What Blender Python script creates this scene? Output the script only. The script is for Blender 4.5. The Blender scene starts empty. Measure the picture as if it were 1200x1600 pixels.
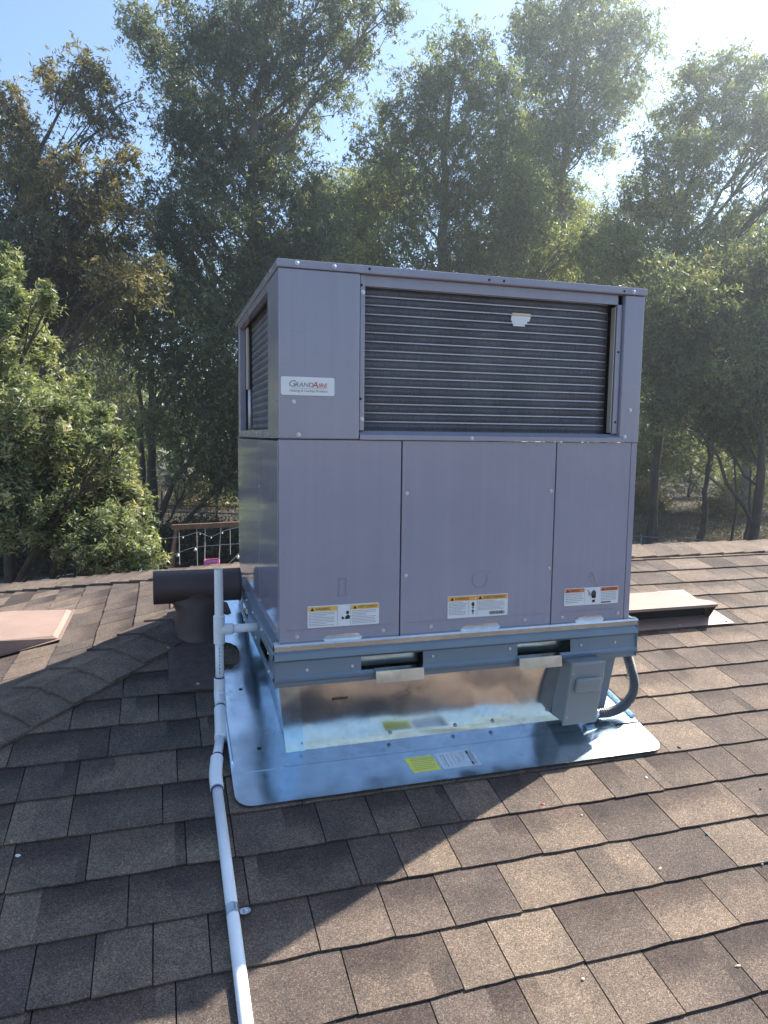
import bpy, math, random
import numpy as np
from mathutils import Vector, Matrix

random.seed(7)
rng = np.random.default_rng(11)
scene = bpy.context.scene
col = scene.collection

# ------------------------------------------------------------------ camera
F_PX, YAW, PITCH, ROLL = 1125.39, 0.2993, -0.1046, 0.0116      # of a 1200 x 1600 frame
CAM = Vector((-0.2968, -1.9158, 0.5588))
fwd = Vector((math.sin(YAW)*math.cos(PITCH), math.cos(YAW)*math.cos(PITCH), math.sin(PITCH)))
r0 = Vector((math.cos(YAW), -math.sin(YAW), 0)); u0 = r0.cross(fwd)
right = math.cos(ROLL)*r0 + math.sin(ROLL)*u0
up = math.cos(ROLL)*u0 - math.sin(ROLL)*r0
cam = bpy.data.cameras.new('camera')
cam.sensor_fit = 'HORIZONTAL'; cam.sensor_width = 36.0; cam.lens = 36.0*F_PX/1200
cam.clip_start = 0.05; cam.clip_end = 3000
camo = bpy.data.objects.new('camera', cam); col.objects.link(camo)
camo.matrix_world = Matrix(((right.x, up.x, -fwd.x, CAM.x), (right.y, up.y, -fwd.y, CAM.y),
                            (right.z, up.z, -fwd.z, CAM.z), (0, 0, 0, 1)))
scene.camera = camo

# ------------------------------------------------------------------ sky and sun
SUN_AZ, SUN_EL = math.radians(65.0), math.radians(45.0)        # azimuth from +Y towards +X
world = bpy.data.worlds.new('World'); scene.world = world; world.use_nodes = True
wn = world.node_tree; wn.nodes.clear()
sky = wn.nodes.new('ShaderNodeTexSky'); sky.sky_type = 'NISHITA'; sky.sun_disc = False
sky.sun_elevation = SUN_EL; sky.sun_rotation = SUN_AZ
sky.air_density = 1.0; sky.dust_density = 0.6; sky.ozone_density = 3.0; sky.altitude = 50
wbg = wn.nodes.new('ShaderNodeBackground'); wbg.inputs['Strength'].default_value = 0.09
wout = wn.nodes.new('ShaderNodeOutputWorld')
wn.links.new(sky.outputs[0], wbg.inputs[0]); wn.links.new(wbg.outputs[0], wout.inputs[0])
sun = bpy.data.lights.new('sun', 'SUN'); sun.energy = 5.0; sun.angle = math.radians(0.5); sun.color = (1.0, 0.93, 0.82)
suno = bpy.data.objects.new('sun', sun); col.objects.link(suno)
sdir = Vector((math.sin(SUN_AZ)*math.cos(SUN_EL), math.cos(SUN_AZ)*math.cos(SUN_EL), math.sin(SUN_EL)))
suno.rotation_euler = sdir.to_track_quat('Z', 'Y').to_euler(); suno.location = sdir*60
scene.view_settings.view_transform = 'Standard'; scene.view_settings.look = 'None'
scene.view_settings.exposure = 1.55; scene.view_settings.gamma = 1.0; scene.view_settings.use_curve_mapping = False
scene.render.engine = 'CYCLES'
scene.cycles.max_bounces = 8; scene.cycles.transparent_max_bounces = 8

def spot(px, py, d):
    """a place d metres out, in the direction the photograph shows"""
    return CAM + d*(fwd + right*((px-600)/F_PX) + up*((800-py)/F_PX))
def frame_pos(p):
    v = Vector(p)-CAM; z = v.dot(fwd)
    if z < 0.05: return None
    return 600+F_PX*v.dot(right)/z, 800-F_PX*v.dot(up)/z, z

GROUND = -3.85
Z0, S = -0.3581, 0.2333                       # the front slope: z = Z0 + S*y
ANG = math.atan(S); CA, SA = math.cos(ANG), math.sin(ANG)
RIDGE_Y, RIDGE_X = 1.381, 0.25
RIDGE_Z = Z0+S*RIDGE_Y
def rz(y): return Z0+S*y

# ------------------------------------------------------------------ helpers
class MB:
    def __init__(s): s.v = []; s.f = []
    def add(s, vs, fs):
        n = len(s.v); s.v += [tuple(v) for v in vs]; s.f += [tuple(n+i for i in f) for f in fs]; return s
    def box(s, x0, x1, y0, y1, z0, z1):
        return s.add([(x, y, z) for z in (z0, z1) for y in (y0, y1) for x in (x0, x1)],
                     [(0,2,3,1), (4,5,7,6), (0,1,5,4), (2,6,7,3), (0,4,6,2), (1,3,7,5)])
    def quad(s, a, b, c, d): return s.add([a, b, c, d], [(0,1,2,3)])
    def prism(s, pts, off):
        """a flat polygon (3D points) pushed along the vector off"""
        n = len(pts); o = Vector(off)
        vs = [Vector(p) for p in pts]+[Vector(p)+o for p in pts]
        fs = [tuple(range(n))[::-1], tuple(range(n, 2*n))]+[(i, (i+1) % n, n+(i+1) % n, n+i) for i in range(n)]
        return s.add(vs, fs)
    def sheet(s, rows):
        """a grid of points, row by row"""
        h, w = len(rows), len(rows[0])
        return s.add([p for r in rows for p in r],
                     [(j*w+i, j*w+i+1, (j+1)*w+i+1, (j+1)*w+i) for j in range(h-1) for i in range(w-1)])
    def tube(s, path, rad, n=12, caps=True):
        path = [Vector(p) for p in path]; m = len(path)
        if not hasattr(rad, '__len__'): rad = [rad]*m
        t = (path[1]-path[0]).normalized()
        a = t.orthogonal().normalized(); vs = []
        for i, p in enumerate(path):
            t2 = ((path[min(i+1, m-1)]-path[max(i-1, 0)])).normalized()
            a = (a-t2*a.dot(t2)).normalized(); b = t2.cross(a)
            for k in range(n):
                th = 2*math.pi*k/n
                vs.append(p+(a*math.cos(th)+b*math.sin(th))*rad[i])
        fs = [(i*n+k, i*n+(k+1) % n, (i+1)*n+(k+1) % n, (i+1)*n+k) for i in range(m-1) for k in range(n)]
        if caps: fs += [tuple(range(n))[::-1], tuple(range((m-1)*n, m*n))]
        return s.add(vs, fs)
    def mesh(s, name, mat=None, smooth=False):
        me = bpy.data.meshes.new(name); me.from_pydata(s.v, [], s.f); me.update()
        if mat: me.materials.append(mat)
        if smooth: me.polygons.foreach_set('use_smooth', [True]*len(me.polygons))
        return me
    def build(s, name, mat, parent=None, smooth=False, bevel=0.0):
        return place(name, s.mesh(name, mat, smooth), parent, bevel=bevel)

def place(name, me, parent=None, mw=None, bevel=0.0):
    o = bpy.data.objects.new(name, me); col.objects.link(o)
    if parent is not None: child(o, parent)
    if mw is not None: o.matrix_basis = mw
    if bevel:
        b = o.modifiers.new('bevel', 'BEVEL'); b.width = bevel; b.segments = 2; b.limit_method = 'ANGLE'; b.angle_limit = math.radians(40)
    return o
def child(o, parent):
    o.parent = parent
    if parent.type == 'EMPTY': o.matrix_parent_inverse = Matrix.Translation(-parent.location)
def tag(o, label, cat, group=None, kind=None):
    o['label'] = label; o['category'] = cat
    if group: o['group'] = group
    if kind: o['kind'] = kind
    return o
def thing(name, label, cat, loc, group=None):
    o = bpy.data.objects.new(name, None); col.objects.link(o); o.location = loc; o.empty_display_size = 0.1
    return tag(o, label, cat, group)
def structure(o): o['kind'] = 'structure'; return o

def round_rect(x0, x1, y0, y1, r, n=6, corners=(1,1,1,1)):
    pts = []
    for k, (cx, cy, a) in enumerate(((x1-r, y1-r, 0), (x0+r, y1-r, 90), (x0+r, y0+r, 180), (x1-r, y0+r, 270))):
        if corners[k]:
            for i in range(n+1):
                t = math.radians(a+90*i/n); pts.append((cx+r*math.cos(t), cy+r*math.sin(t)))
        else: pts.append(((x1, y1), (x0, y1), (x0, y0), (x1, y0))[k])
    return pts
def spline(pts, per=8):
    P = [Vector(p) for p in pts]; P = [2*P[0]-P[1]]+P+[2*P[-1]-P[-2]]; out = []
    for i in range(1, len(P)-2):
        for k in range(per):
            t = k/per; a, b, c, d = P[i-1:i+3]
            out.append(0.5*((2*b)+(c-a)*t+(2*a-5*b+4*c-d)*t*t+(3*b-a-3*c+d)*t**3))
    out.append(P[-2]); return out

# ------------------------------------------------------------------ materials
def nodes(name):
    m = bpy.data.materials.new(name); m.use_nodes = True
    nt = m.node_tree; b = nt.nodes['Principled BSDF']
    return m, nt, b
def N(nt, t, **kw):
    n = nt.nodes.new(t)
    for k, v in kw.items():
        if hasattr(n, k): setattr(n, k, v)
        else: n.inputs[k].default_value = v
    return n
def ramp(nt, fac, stops):
    n = nt.nodes.new('ShaderNodeValToRGB'); e = n.color_ramp.elements
    while len(e) < len(stops): e.new(0.5)
    for q, (p, c) in zip(e, stops): q.position = p; q.color = c if len(c) == 4 else (*c, 1)
    nt.links.new(fac, n.inputs[0]); return n
def wpos(nt): return nt.nodes.new('ShaderNodeNewGeometry').outputs['Position']

def plain(name, c, rough=0.5, metal=0.0, var=0.12, scale=9.0, bump=0.0, bscale=200.0, coat=0.0, spec=0.5):
    """one colour with slow uneven wear and, where asked for, fine relief"""
    m, nt, b = nodes(name)
    n = N(nt, 'ShaderNodeTexNoise', Scale=scale, Detail=5.0, Roughness=0.6); nt.links.new(wpos(nt), n.inputs['Vector'])
    lo = tuple(x*(1-var) for x in c); hi = tuple(min(1, x*(1+var)) for x in c)
    nt.links.new(ramp(nt, n.outputs[0], [(0.3, lo), (0.7, hi)]).outputs[0], b.inputs['Base Color'])
    rr = N(nt, 'ShaderNodeMapRange'); rr.inputs['To Min'].default_value = rough*0.8; rr.inputs['To Max'].default_value = min(1, rough*1.25)
    n2 = N(nt, 'ShaderNodeTexNoise', Scale=scale*2.7, Detail=4.0); nt.links.new(wpos(nt), n2.inputs['Vector'])
    nt.links.new(n2.outputs[0], rr.inputs[0]); nt.links.new(rr.outputs[0], b.inputs['Roughness'])
    b.inputs['Metallic'].default_value = metal; b.inputs['Coat Weight'].default_value = coat; b.inputs['Coat Roughness'].default_value = 0.08
    b.inputs['Specular IOR Level'].default_value = spec
    if bump:
        n3 = N(nt, 'ShaderNodeTexNoise', Scale=bscale, Detail=3.0); nt.links.new(wpos(nt), n3.inputs['Vector'])
        bp = N(nt, 'ShaderNodeBump', Strength=1.0, Distance=bump); nt.links.new(n3.outputs[0], bp.inputs['Height'])
        nt.links.new(bp.outputs[0], b.inputs['Normal'])
    return m

M = {}
# factory paint of the cabinet: warm grey enamel, glossy at a glance
def paint(name='cabinet_paint', rlo=0.10, rhi=0.20, wave=0.0012):
    m, nt, b = nodes(name)
    n = N(nt, 'ShaderNodeTexNoise', Scale=2.2, Detail=6.0, Roughness=0.65); nt.links.new(wpos(nt), n.inputs['Vector'])
    # rain streaks and settled dust
    mp = N(nt, 'ShaderNodeMapping'); mp.inputs['Scale'].default_value = (38, 38, 1.1); nt.links.new(wpos(nt), mp.inputs[0])
    ns = N(nt, 'ShaderNodeTexNoise', Scale=1.0, Detail=4.0, Roughness=0.6); nt.links.new(mp.outputs[0], ns.inputs['Vector'])
    sp = N(nt, 'ShaderNodeTexNoise', Scale=120.0, Detail=2.0); nt.links.new(wpos(nt), sp.inputs['Vector'])
    m1 = N(nt, 'ShaderNodeMixRGB', blend_type='MULTIPLY'); m1.inputs[0].default_value = 1.0
    nt.links.new(ramp(nt, n.outputs[0], [(0.3, (0.290, 0.277, 0.340)), (0.7, (0.336, 0.321, 0.390))]).outputs[0], m1.inputs[1])
    nt.links.new(ramp(nt, ns.outputs[0], [(0.35, (0.965, 0.965, 0.965)), (0.6, (1.01, 1.01, 1.005)), (0.75, (1.05, 1.045, 1.03))]).outputs[0], m1.inputs[2])
    m2 = N(nt, 'ShaderNodeMixRGB', blend_type='MULTIPLY'); m2.inputs[0].default_value = 1.0
    nt.links.new(m1.outputs[0], m2.inputs[1]); nt.links.new(ramp(nt, sp.outputs[0], [(0.24, (0.88, 0.87, 0.86)), (0.32, (1, 1, 1)), (0.76, (1, 1, 1)), (0.82, (1.10, 1.09, 1.08))]).outputs[0], m2.inputs[2])
    nt.links.new(m2.outputs[0], b.inputs['Base Color'])
    n2 = N(nt, 'ShaderNodeTexNoise', Scale=6.0, Detail=5.0); nt.links.new(wpos(nt), n2.inputs['Vector'])
    rr = N(nt, 'ShaderNodeMapRange'); rr.inputs['To Min'].default_value = rlo; rr.inputs['To Max'].default_value = rhi
    nt.links.new(n2.outputs[0], rr.inputs[0]); nt.links.new(rr.outputs[0], b.inputs['Roughness'])
    n3 = N(nt, 'ShaderNodeTexNoise', Scale=5.0, Detail=1.0); nt.links.new(wpos(nt), n3.inputs['Vector'])
    n4 = N(nt, 'ShaderNodeTexNoise', Scale=700.0, Detail=2.0); nt.links.new(wpos(nt), n4.inputs['Vector'])
    b1 = N(nt, 'ShaderNodeBump', Strength=1.0, Distance=wave); nt.links.new(n3.outputs[0], b1.inputs['Height'])
    b2 = N(nt, 'ShaderNodeBump', Strength=1.0, Distance=0.00003); nt.links.new(n4.outputs[0], b2.inputs['Height'])
    nt.links.new(b1.outputs[0], b2.inputs['Normal']); nt.links.new(b2.outputs[0], b.inputs['Normal'])
    b.inputs['Specular IOR Level'].default_value = 0.6
    return m
M['paint'] = paint()
M['paint_side'] = paint('cabinet_paint_glossy', 0.03, 0.075, 0.0005)
def galv(name, c, rough, wave):
    m, nt, b = nodes(name)
    v = N(nt, 'ShaderNodeTexVoronoi', Scale=55.0); nt.links.new(wpos(nt), v.inputs['Vector'])
    n = N(nt, 'ShaderNodeTexNoise', Scale=4.0, Detail=6.0, Roughness=0.7); nt.links.new(wpos(nt), n.inputs['Vector'])
    mx = N(nt, 'ShaderNodeMixRGB', blend_type='OVERLAY'); mx.inputs[0].default_value = 0.12
    nt.links.new(ramp(nt, n.outputs[0], [(0.3, tuple(x*0.85 for x in c)), (0.7, c)]).outputs[0], mx.inputs[1])
    bw = nt.nodes.new('ShaderNodeRGBToBW'); nt.links.new(v.outputs['Color'], bw.inputs[0]); nt.links.new(bw.outputs[0], mx.inputs[2])
    dn = N(nt, 'ShaderNodeTexNoise', Scale=13.0, Detail=9.0, Roughness=0.75); nt.links.new(wpos(nt), dn.inputs['Vector'])
    dm = N(nt, 'ShaderNodeMixRGB', blend_type='MULTIPLY'); dm.inputs[0].default_value = 1.0; nt.links.new(mx.outputs[0], dm.inputs[1])
    nt.links.new(ramp(nt, dn.outputs[0], [(0.30, (0.55, 0.55, 0.55)), (0.42, (0.95, 0.95, 0.95)), (0.6, (1, 1, 1)), (0.72, (1.12, 1.12, 1.12))]).outputs[0], dm.inputs[2])
    nt.links.new(dm.outputs[0], b.inputs['Base Color'])
    rr = N(nt, 'ShaderNodeMapRange'); rr.inputs['From Min'].default_value = 0.3; rr.inputs['From Max'].default_value = 0.7; rr.inputs['To Min'].default_value = rough*0.55; rr.inputs['To Max'].default_value = rough*1.5
    nt.links.new(n.outputs[0], rr.inputs[0]); nt.links.new(rr.outputs[0], b.inputs['Roughness'])
    n3 = N(nt, 'ShaderNodeTexNoise', Scale=4.0, Detail=2.0); nt.links.new(wpos(nt), n3.inputs['Vector'])
    b1 = N(nt, 'ShaderNodeBump', Strength=1.0, Distance=wave); nt.links.new(n3.outputs[0], b1.inputs['Height'])
    nt.links.new(b1.outputs[0], b.inputs['Normal'])
    b.inputs['Metallic'].default_value = 1.0
    return m
M['galv'] = galv('galvanised_sheet', (0.66, 0.80, 0.89), 0.19, 0.010)
M['rail'] = plain('blue_grey_rail', (0.17, 0.225, 0.285), 0.34, 0.35, var=0.08, scale=5)
M['wallmetal'] = galv('bright_sheet', (0.74, 0.74, 0.74), 0.13, 0.006)
M['strapmetal'] = galv('zinc_strap', (0.60, 0.66, 0.70), 0.3, 0.001)
M['zinc'] = plain('zinc_screw', (0.62, 0.63, 0.66), 0.35, 1.0)
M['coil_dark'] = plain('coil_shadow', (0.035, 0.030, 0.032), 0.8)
def fins():
    m, nt, b = nodes('coil_fins')
    w = N(nt, 'ShaderNodeTexNoise', Scale=1.0, Detail=3.0)
    mp = N(nt, 'ShaderNodeMapping'); mp.inputs['Scale'].default_value = (420, 420, 60)
    nt.links.new(wpos(nt), mp.inputs[0]); nt.links.new(mp.outputs[0], w.inputs['Vector'])
    n = N(nt, 'ShaderNodeTexNoise', Scale=7.0, Detail=5.0); nt.links.new(wpos(nt), n.inputs['Vector'])
    mx = N(nt, 'ShaderNodeMixRGB', blend_type='MULTIPLY'); mx.inputs[0].default_value = 0.6
    nt.links.new(ramp(nt, n.outputs[0], [(0.35, (0.110, 0.106, 0.120)), (0.7, (0.175, 0.168, 0.186))]).outputs[0], mx.inputs[1])
    nt.links.new(ramp(nt, w.outputs[0], [(0.35, (0.35, 0.35, 0.35)), (0.65, (1, 1, 1))]).outputs[0], mx.inputs[2])
    nt.links.new(mx.outputs[0], b.inputs['Base Color']); b.inputs['Roughness'].default_value = 0.55; b.inputs['Metallic'].default_value = 0.4
    bp = N(nt, 'ShaderNodeBump', Strength=0.8, Distance=0.002); nt.links.new(w.outputs[0], bp.inputs['Height']); nt.links.new(bp.outputs[0], b.inputs['Normal'])
    return m
M['fins'] = fins()
M['tube'] = plain('coil_tube', (0.62, 0.62, 0.64), 0.45, 0.3, scale=40)
M['beige'] = plain('sunlit_inner_sheet', (0.50, 0.45, 0.36), 0.4, 0.3)  # sunlit tan of the coil's inner sheets put into the colour
M['black'] = plain('black_ink', (0.012, 0.012, 0.014), 0.6)
M['greyink'] = plain('grey_ink', (0.20, 0.20, 0.21), 0.6)
M['dark'] = plain('dark_gap', (0.02, 0.02, 0.022), 0.8)
M['white'] = plain('label_white', (0.72, 0.74, 0.76), 0.4, var=0.04)
M['plate'] = plain('plate_white', (0.80, 0.80, 0.80), 0.3, var=0.02)
M['orange'] = plain('label_orange', (0.78, 0.38, 0.08), 0.45, var=0.05)
M['amber'] = plain('label_amber', (0.80, 0.48, 0.10), 0.45, var=0.05)
M['redorange'] = plain('label_red_orange', (0.72, 0.20, 0.07), 0.45, var=0.05)
M['red'] = plain('red_ink', (0.62, 0.05, 0.05), 0.5)
M['yellow'] = plain('sticker_yellow', (0.72, 0.72, 0.12), 0.45, var=0.06)
M['pvc'] = plain('white_pvc', (0.82, 0.84, 0.86), 0.30, var=0.04, scale=14)
M['primer'] = plain('purple_primer', (0.035, 0.03, 0.16), 0.35, var=0.3, scale=60)
M['grey_box'] = plain('grey_enamel', (0.23, 0.245, 0.25), 0.4, var=0.05)
M['conduit'] = plain('grey_conduit', (0.095, 0.10, 0.118), 0.42, var=0.1)
M['vent'] = plain('brown_vent_paint', (0.075, 0.050, 0.046), 0.5, var=0.14, scale=7, bump=0.0015, bscale=8)
M['turtle'] = plain('brown_vent_enamel', (0.27, 0.185, 0.150), 0.55, var=0.1, scale=6, bump=0.002, bscale=9)
M['deck'] = plain('roof_underlay', (0.022, 0.019, 0.018), 0.95, var=0.3)
M['wood'] = plain('weathered_beam', (0.17, 0.09, 0.05), 0.75, var=0.35, scale=5)
M['pink'] = plain('pink_plastic', (0.50, 0.13, 0.27), 0.45)
M['teal'] = plain('pale_blue_plastic', (0.20, 0.42, 0.52), 0.4)
M['rope'] = plain('swing_rope', (0.35, 0.34, 0.32), 0.8)
M['bulb'] = plain('frosted_bulb', (0.75, 0.74, 0.70), 0.25, var=0.02)
M['cable'] = plain('white_cable', (0.42, 0.42, 0.42), 0.5)
M['fence'] = plain('fence_steel', (0.16, 0.17, 0.18), 0.5, 0.6)
M['blackpost'] = plain('black_fence_post', (0.018, 0.018, 0.02), 0.5)
M['wall'] = plain('stucco_wall', (0.45, 0.40, 0.33), 0.9, var=0.08, bump=0.004, bscale=120)
M['glass_dark'] = plain('window_pane', (0.02, 0.025, 0.03), 0.08)

def shingle_mat():
    m, nt, b = nodes('asphalt_granules')
    oi = nt.nodes.new('ShaderNodeObjectInfo'); P = wpos(nt)
    tc = nt.nodes.new('ShaderNodeTexCoord'); sx = nt.nodes.new('ShaderNodeSeparateXYZ'); nt.links.new(tc.outputs['Object'], sx.inputs[0])
    # which tab tone: the object's own, and a second tone on one side of a laminate seam
    at = nt.nodes.new('ShaderNodeAttribute'); at.attribute_name = 'tone'
    ad = N(nt, 'ShaderNodeMath', operation='ADD'); nt.links.new(oi.outputs['Random'], ad.inputs[0]); nt.links.new(at.outputs['Fac'], ad.inputs[1])
    fr = N(nt, 'ShaderNodeMath', operation='FRACT'); nt.links.new(ad.outputs[0], fr.inputs[0])
    # seam position
    s1 = N(nt, 'ShaderNodeMath', operation='MULTIPLY_ADD'); nt.links.new(fr.outputs[0], s1.inputs[0]); s1.inputs[1].default_value = 0.30; s1.inputs[2].default_value = -0.15
    nz0 = N(nt, 'ShaderNodeTexNoise', Scale=90.0, Detail=2.0); nt.links.new(P, nz0.inputs['Vector'])
    wob = N(nt, 'ShaderNodeMath', operation='MULTIPLY_ADD'); nt.links.new(nz0.outputs[0], wob.inputs[0]); wob.inputs[1].default_value = 0.012; nt.links.new(s1.outputs[0], wob.inputs[2])
    gt = N(nt, 'ShaderNodeMath', operation='GREATER_THAN'); nt.links.new(sx.outputs['X'], gt.inputs[0]); nt.links.new(wob.outputs[0], gt.inputs[1])
    k = N(nt, 'ShaderNodeMath', operation='MULTIPLY_ADD'); nt.links.new(gt.outputs[0], k.inputs[0]); k.inputs[1].default_value = 0.37; nt.links.new(fr.outputs[0], k.inputs[2])
    f2 = N(nt, 'ShaderNodeMath', operation='FRACT'); nt.links.new(k.outputs[0], f2.inputs[0])
    base = ramp(nt, f2.outputs[0], [(0.0, (0.082, 0.066, 0.058)), (0.2, (0.165, 0.131, 0.106)), (0.4, (0.205, 0.163, 0.128)), (0.58, (0.112, 0.090, 0.079)), (0.78, (0.215, 0.168, 0.130)), (1.0, (0.100, 0.081, 0.073))])
    # blotchy granule blend
    n1 = N(nt, 'ShaderNodeTexNoise', Scale=9.0, Detail=5.0, Roughness=0.65); nt.links.new(P, n1.inputs['Vector'])
    mx = N(nt, 'ShaderNodeMixRGB', blend_type='MULTIPLY'); mx.inputs[0].default_value = 1.0
    nt.links.new(base.outputs[0], mx.inputs[1]); nt.links.new(ramp(nt, n1.outputs[0], [(0.3, (0.68, 0.68, 0.70)), (0.7, (1.25, 1.2, 1.15))]).outputs[0], mx.inputs[2])
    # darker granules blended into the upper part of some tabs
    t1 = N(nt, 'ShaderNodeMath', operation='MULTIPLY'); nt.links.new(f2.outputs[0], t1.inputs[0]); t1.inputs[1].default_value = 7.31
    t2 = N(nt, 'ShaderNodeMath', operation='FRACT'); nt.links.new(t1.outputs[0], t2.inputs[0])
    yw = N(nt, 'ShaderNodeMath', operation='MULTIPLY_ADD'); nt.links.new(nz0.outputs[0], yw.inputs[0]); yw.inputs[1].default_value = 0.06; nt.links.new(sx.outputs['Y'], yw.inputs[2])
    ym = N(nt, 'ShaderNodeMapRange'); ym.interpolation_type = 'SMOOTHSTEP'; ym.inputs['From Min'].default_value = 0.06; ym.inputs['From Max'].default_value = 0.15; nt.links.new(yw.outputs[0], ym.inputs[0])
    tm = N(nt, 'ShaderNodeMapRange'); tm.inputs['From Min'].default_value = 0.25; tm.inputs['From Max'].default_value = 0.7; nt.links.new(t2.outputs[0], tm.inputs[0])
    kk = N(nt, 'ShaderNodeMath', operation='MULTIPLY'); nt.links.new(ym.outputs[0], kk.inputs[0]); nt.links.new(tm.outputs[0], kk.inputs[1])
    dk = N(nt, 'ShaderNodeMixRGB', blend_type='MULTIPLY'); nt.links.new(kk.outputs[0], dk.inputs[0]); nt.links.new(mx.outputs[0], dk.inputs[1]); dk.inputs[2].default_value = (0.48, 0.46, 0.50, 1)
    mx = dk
    # the granules
    v = N(nt, 'ShaderNodeTexVoronoi', Scale=480.0); nt.links.new(P, v.inputs['Vector'])
    sc = nt.nodes.new('ShaderNodeSeparateColor'); nt.links.new(v.outputs['Color'], sc.inputs[0])
    gr = ramp(nt, sc.outputs[0], [(0.0, (0.48, 0.47, 0.47)), (0.45, (0.92, 0.91, 0.90)), (0.85, (1.25, 1.22, 1.18)), (0.98, (1.9, 1.85, 1.8))])
    v2 = N(nt, 'ShaderNodeTexNoise', Scale=900.0, Detail=2.0); nt.links.new(P, v2.inputs['Vector'])
    m2 = N(nt, 'ShaderNodeMixRGB', blend_type='MULTIPLY'); m2.inputs[0].default_value = 1.0
    nt.links.new(mx.outputs[0], m2.inputs[1]); nt.links.new(gr.outputs[0], m2.inputs[2]); nt.links.new(m2.outputs[0], b.inputs['Base Color'])
    hh = N(nt, 'ShaderNodeMath', operation='MULTIPLY_ADD'); nt.links.new(v.outputs['Distance'], hh.inputs[0]); hh.inputs[1].default_value = -0.6; nt.links.new(sc.outputs[1], hh.inputs[2])
    ha = N(nt, 'ShaderNodeMath', operation='ADD'); nt.links.new(hh.outputs[0], ha.inputs[0]); nt.links.new(v2.outputs[0], ha.inputs[1])
    bp = N(nt, 'ShaderNodeBump', Strength=0.9, Distance=0.0016); nt.links.new(ha.outputs[0], bp.inputs['Height']); nt.links.new(bp.outputs[0], b.inputs['Normal'])
    b.inputs['Roughness'].default_value = 0.85; b.inputs['Specular IOR Level'].default_value = 0.3
    return m
M['shingle'] = shingle_mat()

def leaf_mat(name, stops, trans=0.3, rough=0.42):
    m = bpy.data.materials.new(name); m.use_nodes = True; nt = m.node_tree; b = nt.nodes['Principled BSDF']; out = nt.nodes['Material Output']
    at = nt.nodes.new('ShaderNodeAttribute'); at.attribute_name = 'tone'
    c = ramp(nt, at.outputs['Fac'], stops)
    nt.links.new(c.outputs[0], b.inputs['Base Color']); b.inputs['Roughness'].default_value = rough
    t = nt.nodes.new('ShaderNodeBsdfTranslucent')
    br = N(nt, 'ShaderNodeMixRGB', blend_type='MULTIPLY'); br.inputs[0].default_value = 1.0; br.inputs[2].default_value = (1.35, 1.45, 0.75, 1)
    nt.links.new(c.outputs[0], br.inputs[1]); nt.links.new(br.outputs[0], t.inputs[0])
    mix = nt.nodes.new('ShaderNodeMixShader'); mix.inputs[0].default_value = trans
    nt.links.new(b.outputs[0], mix.inputs[1]); nt.links.new(t.outputs[0], mix.inputs[2]); nt.links.new(mix.outputs[0], out.inputs[0])
    return m
M['leaf_gum'] = leaf_mat('gum_leaves', [(0.0, (0.072, 0.094, 0.050)), (0.45, (0.172, 0.196, 0.088)), (0.8, (0.285, 0.292, 0.120)), (1.0, (0.38, 0.31, 0.15))], 0.52, 0.5)
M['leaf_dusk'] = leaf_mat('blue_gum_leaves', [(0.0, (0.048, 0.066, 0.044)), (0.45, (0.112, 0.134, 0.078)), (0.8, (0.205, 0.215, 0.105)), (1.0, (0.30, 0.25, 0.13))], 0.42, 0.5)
M['leaf_rust'] = leaf_mat('russet_gum_leaves', [(0.0, (0.075, 0.075, 0.045)), (0.5, (0.165, 0.148, 0.078)), (1.0, (0.31, 0.21, 0.12))], 0.46, 0.55)
M['leaf_bush'] = leaf_mat('evergreen_leaves', [(0.0, (0.075, 0.100, 0.048)), (0.45, (0.200, 0.222, 0.115)), (0.8, (0.36, 0.365, 0.215)), (1.0, (0.50, 0.43, 0.27))], 0.35, 0.5)
M['leaf_far'] = leaf_mat('far_leaves', [(0.0, (0.065, 0.082, 0.042)), (0.6, (0.150, 0.165, 0.075)), (1.0, (0.27, 0.24, 0.11))], 0.45, 0.55)
M['leaf_dry'] = leaf_mat('dry_leaves', [(0.0, (0.12, 0.10, 0.05)), (0.6, (0.26, 0.20, 0.10)), (1.0, (0.38, 0.29, 0.15))])
M['bark'] = plain('gum_bark', (0.16, 0.135, 0.11), 0.85, var=0.45, scale=2.5, bump=0.02, bscale=12)
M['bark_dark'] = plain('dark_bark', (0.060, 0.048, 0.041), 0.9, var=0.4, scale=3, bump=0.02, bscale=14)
def ground_mat():
    m, nt, b = nodes('dry_ground'); P = wpos(nt)
    n = N(nt, 'ShaderNodeTexNoise', Scale=0.35, Detail=8.0, Roughness=0.7); nt.links.new(P, n.inputs['Vector'])
    c = ramp(nt, n.outputs[0], [(0.3, (0.026, 0.022, 0.018)), (0.52, (0.050, 0.040, 0.030)), (0.72, (0.11, 0.085, 0.058))])
    v = N(nt, 'ShaderNodeTexVoronoi', Scale=6.0); nt.links.new(P, v.inputs['Vector'])
    mx = N(nt, 'ShaderNodeMixRGB', blend_type='OVERLAY'); mx.inputs[0].default_value = 0.5
    nt.links.new(c.outputs[0], mx.inputs[1]); nt.links.new(v.outputs['Color'], mx.inputs[2])
    hs = N(nt, 'ShaderNodeHueSaturation', Saturation=0.65); nt.links.new(mx.outputs[0], hs.inputs['Color'])
    nt.links.new(hs.outputs[0], b.inputs['Base Color']); b.inputs['Roughness'].default_value = 0.95
    bp = N(nt, 'ShaderNodeBump', Strength=0.8, Distance=0.08); nt.links.new(v.outputs['Distance'], bp.inputs['Height']); nt.links.new(bp.outputs[0], b.inputs['Normal'])
    return m
M['ground'] = ground_mat()

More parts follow.
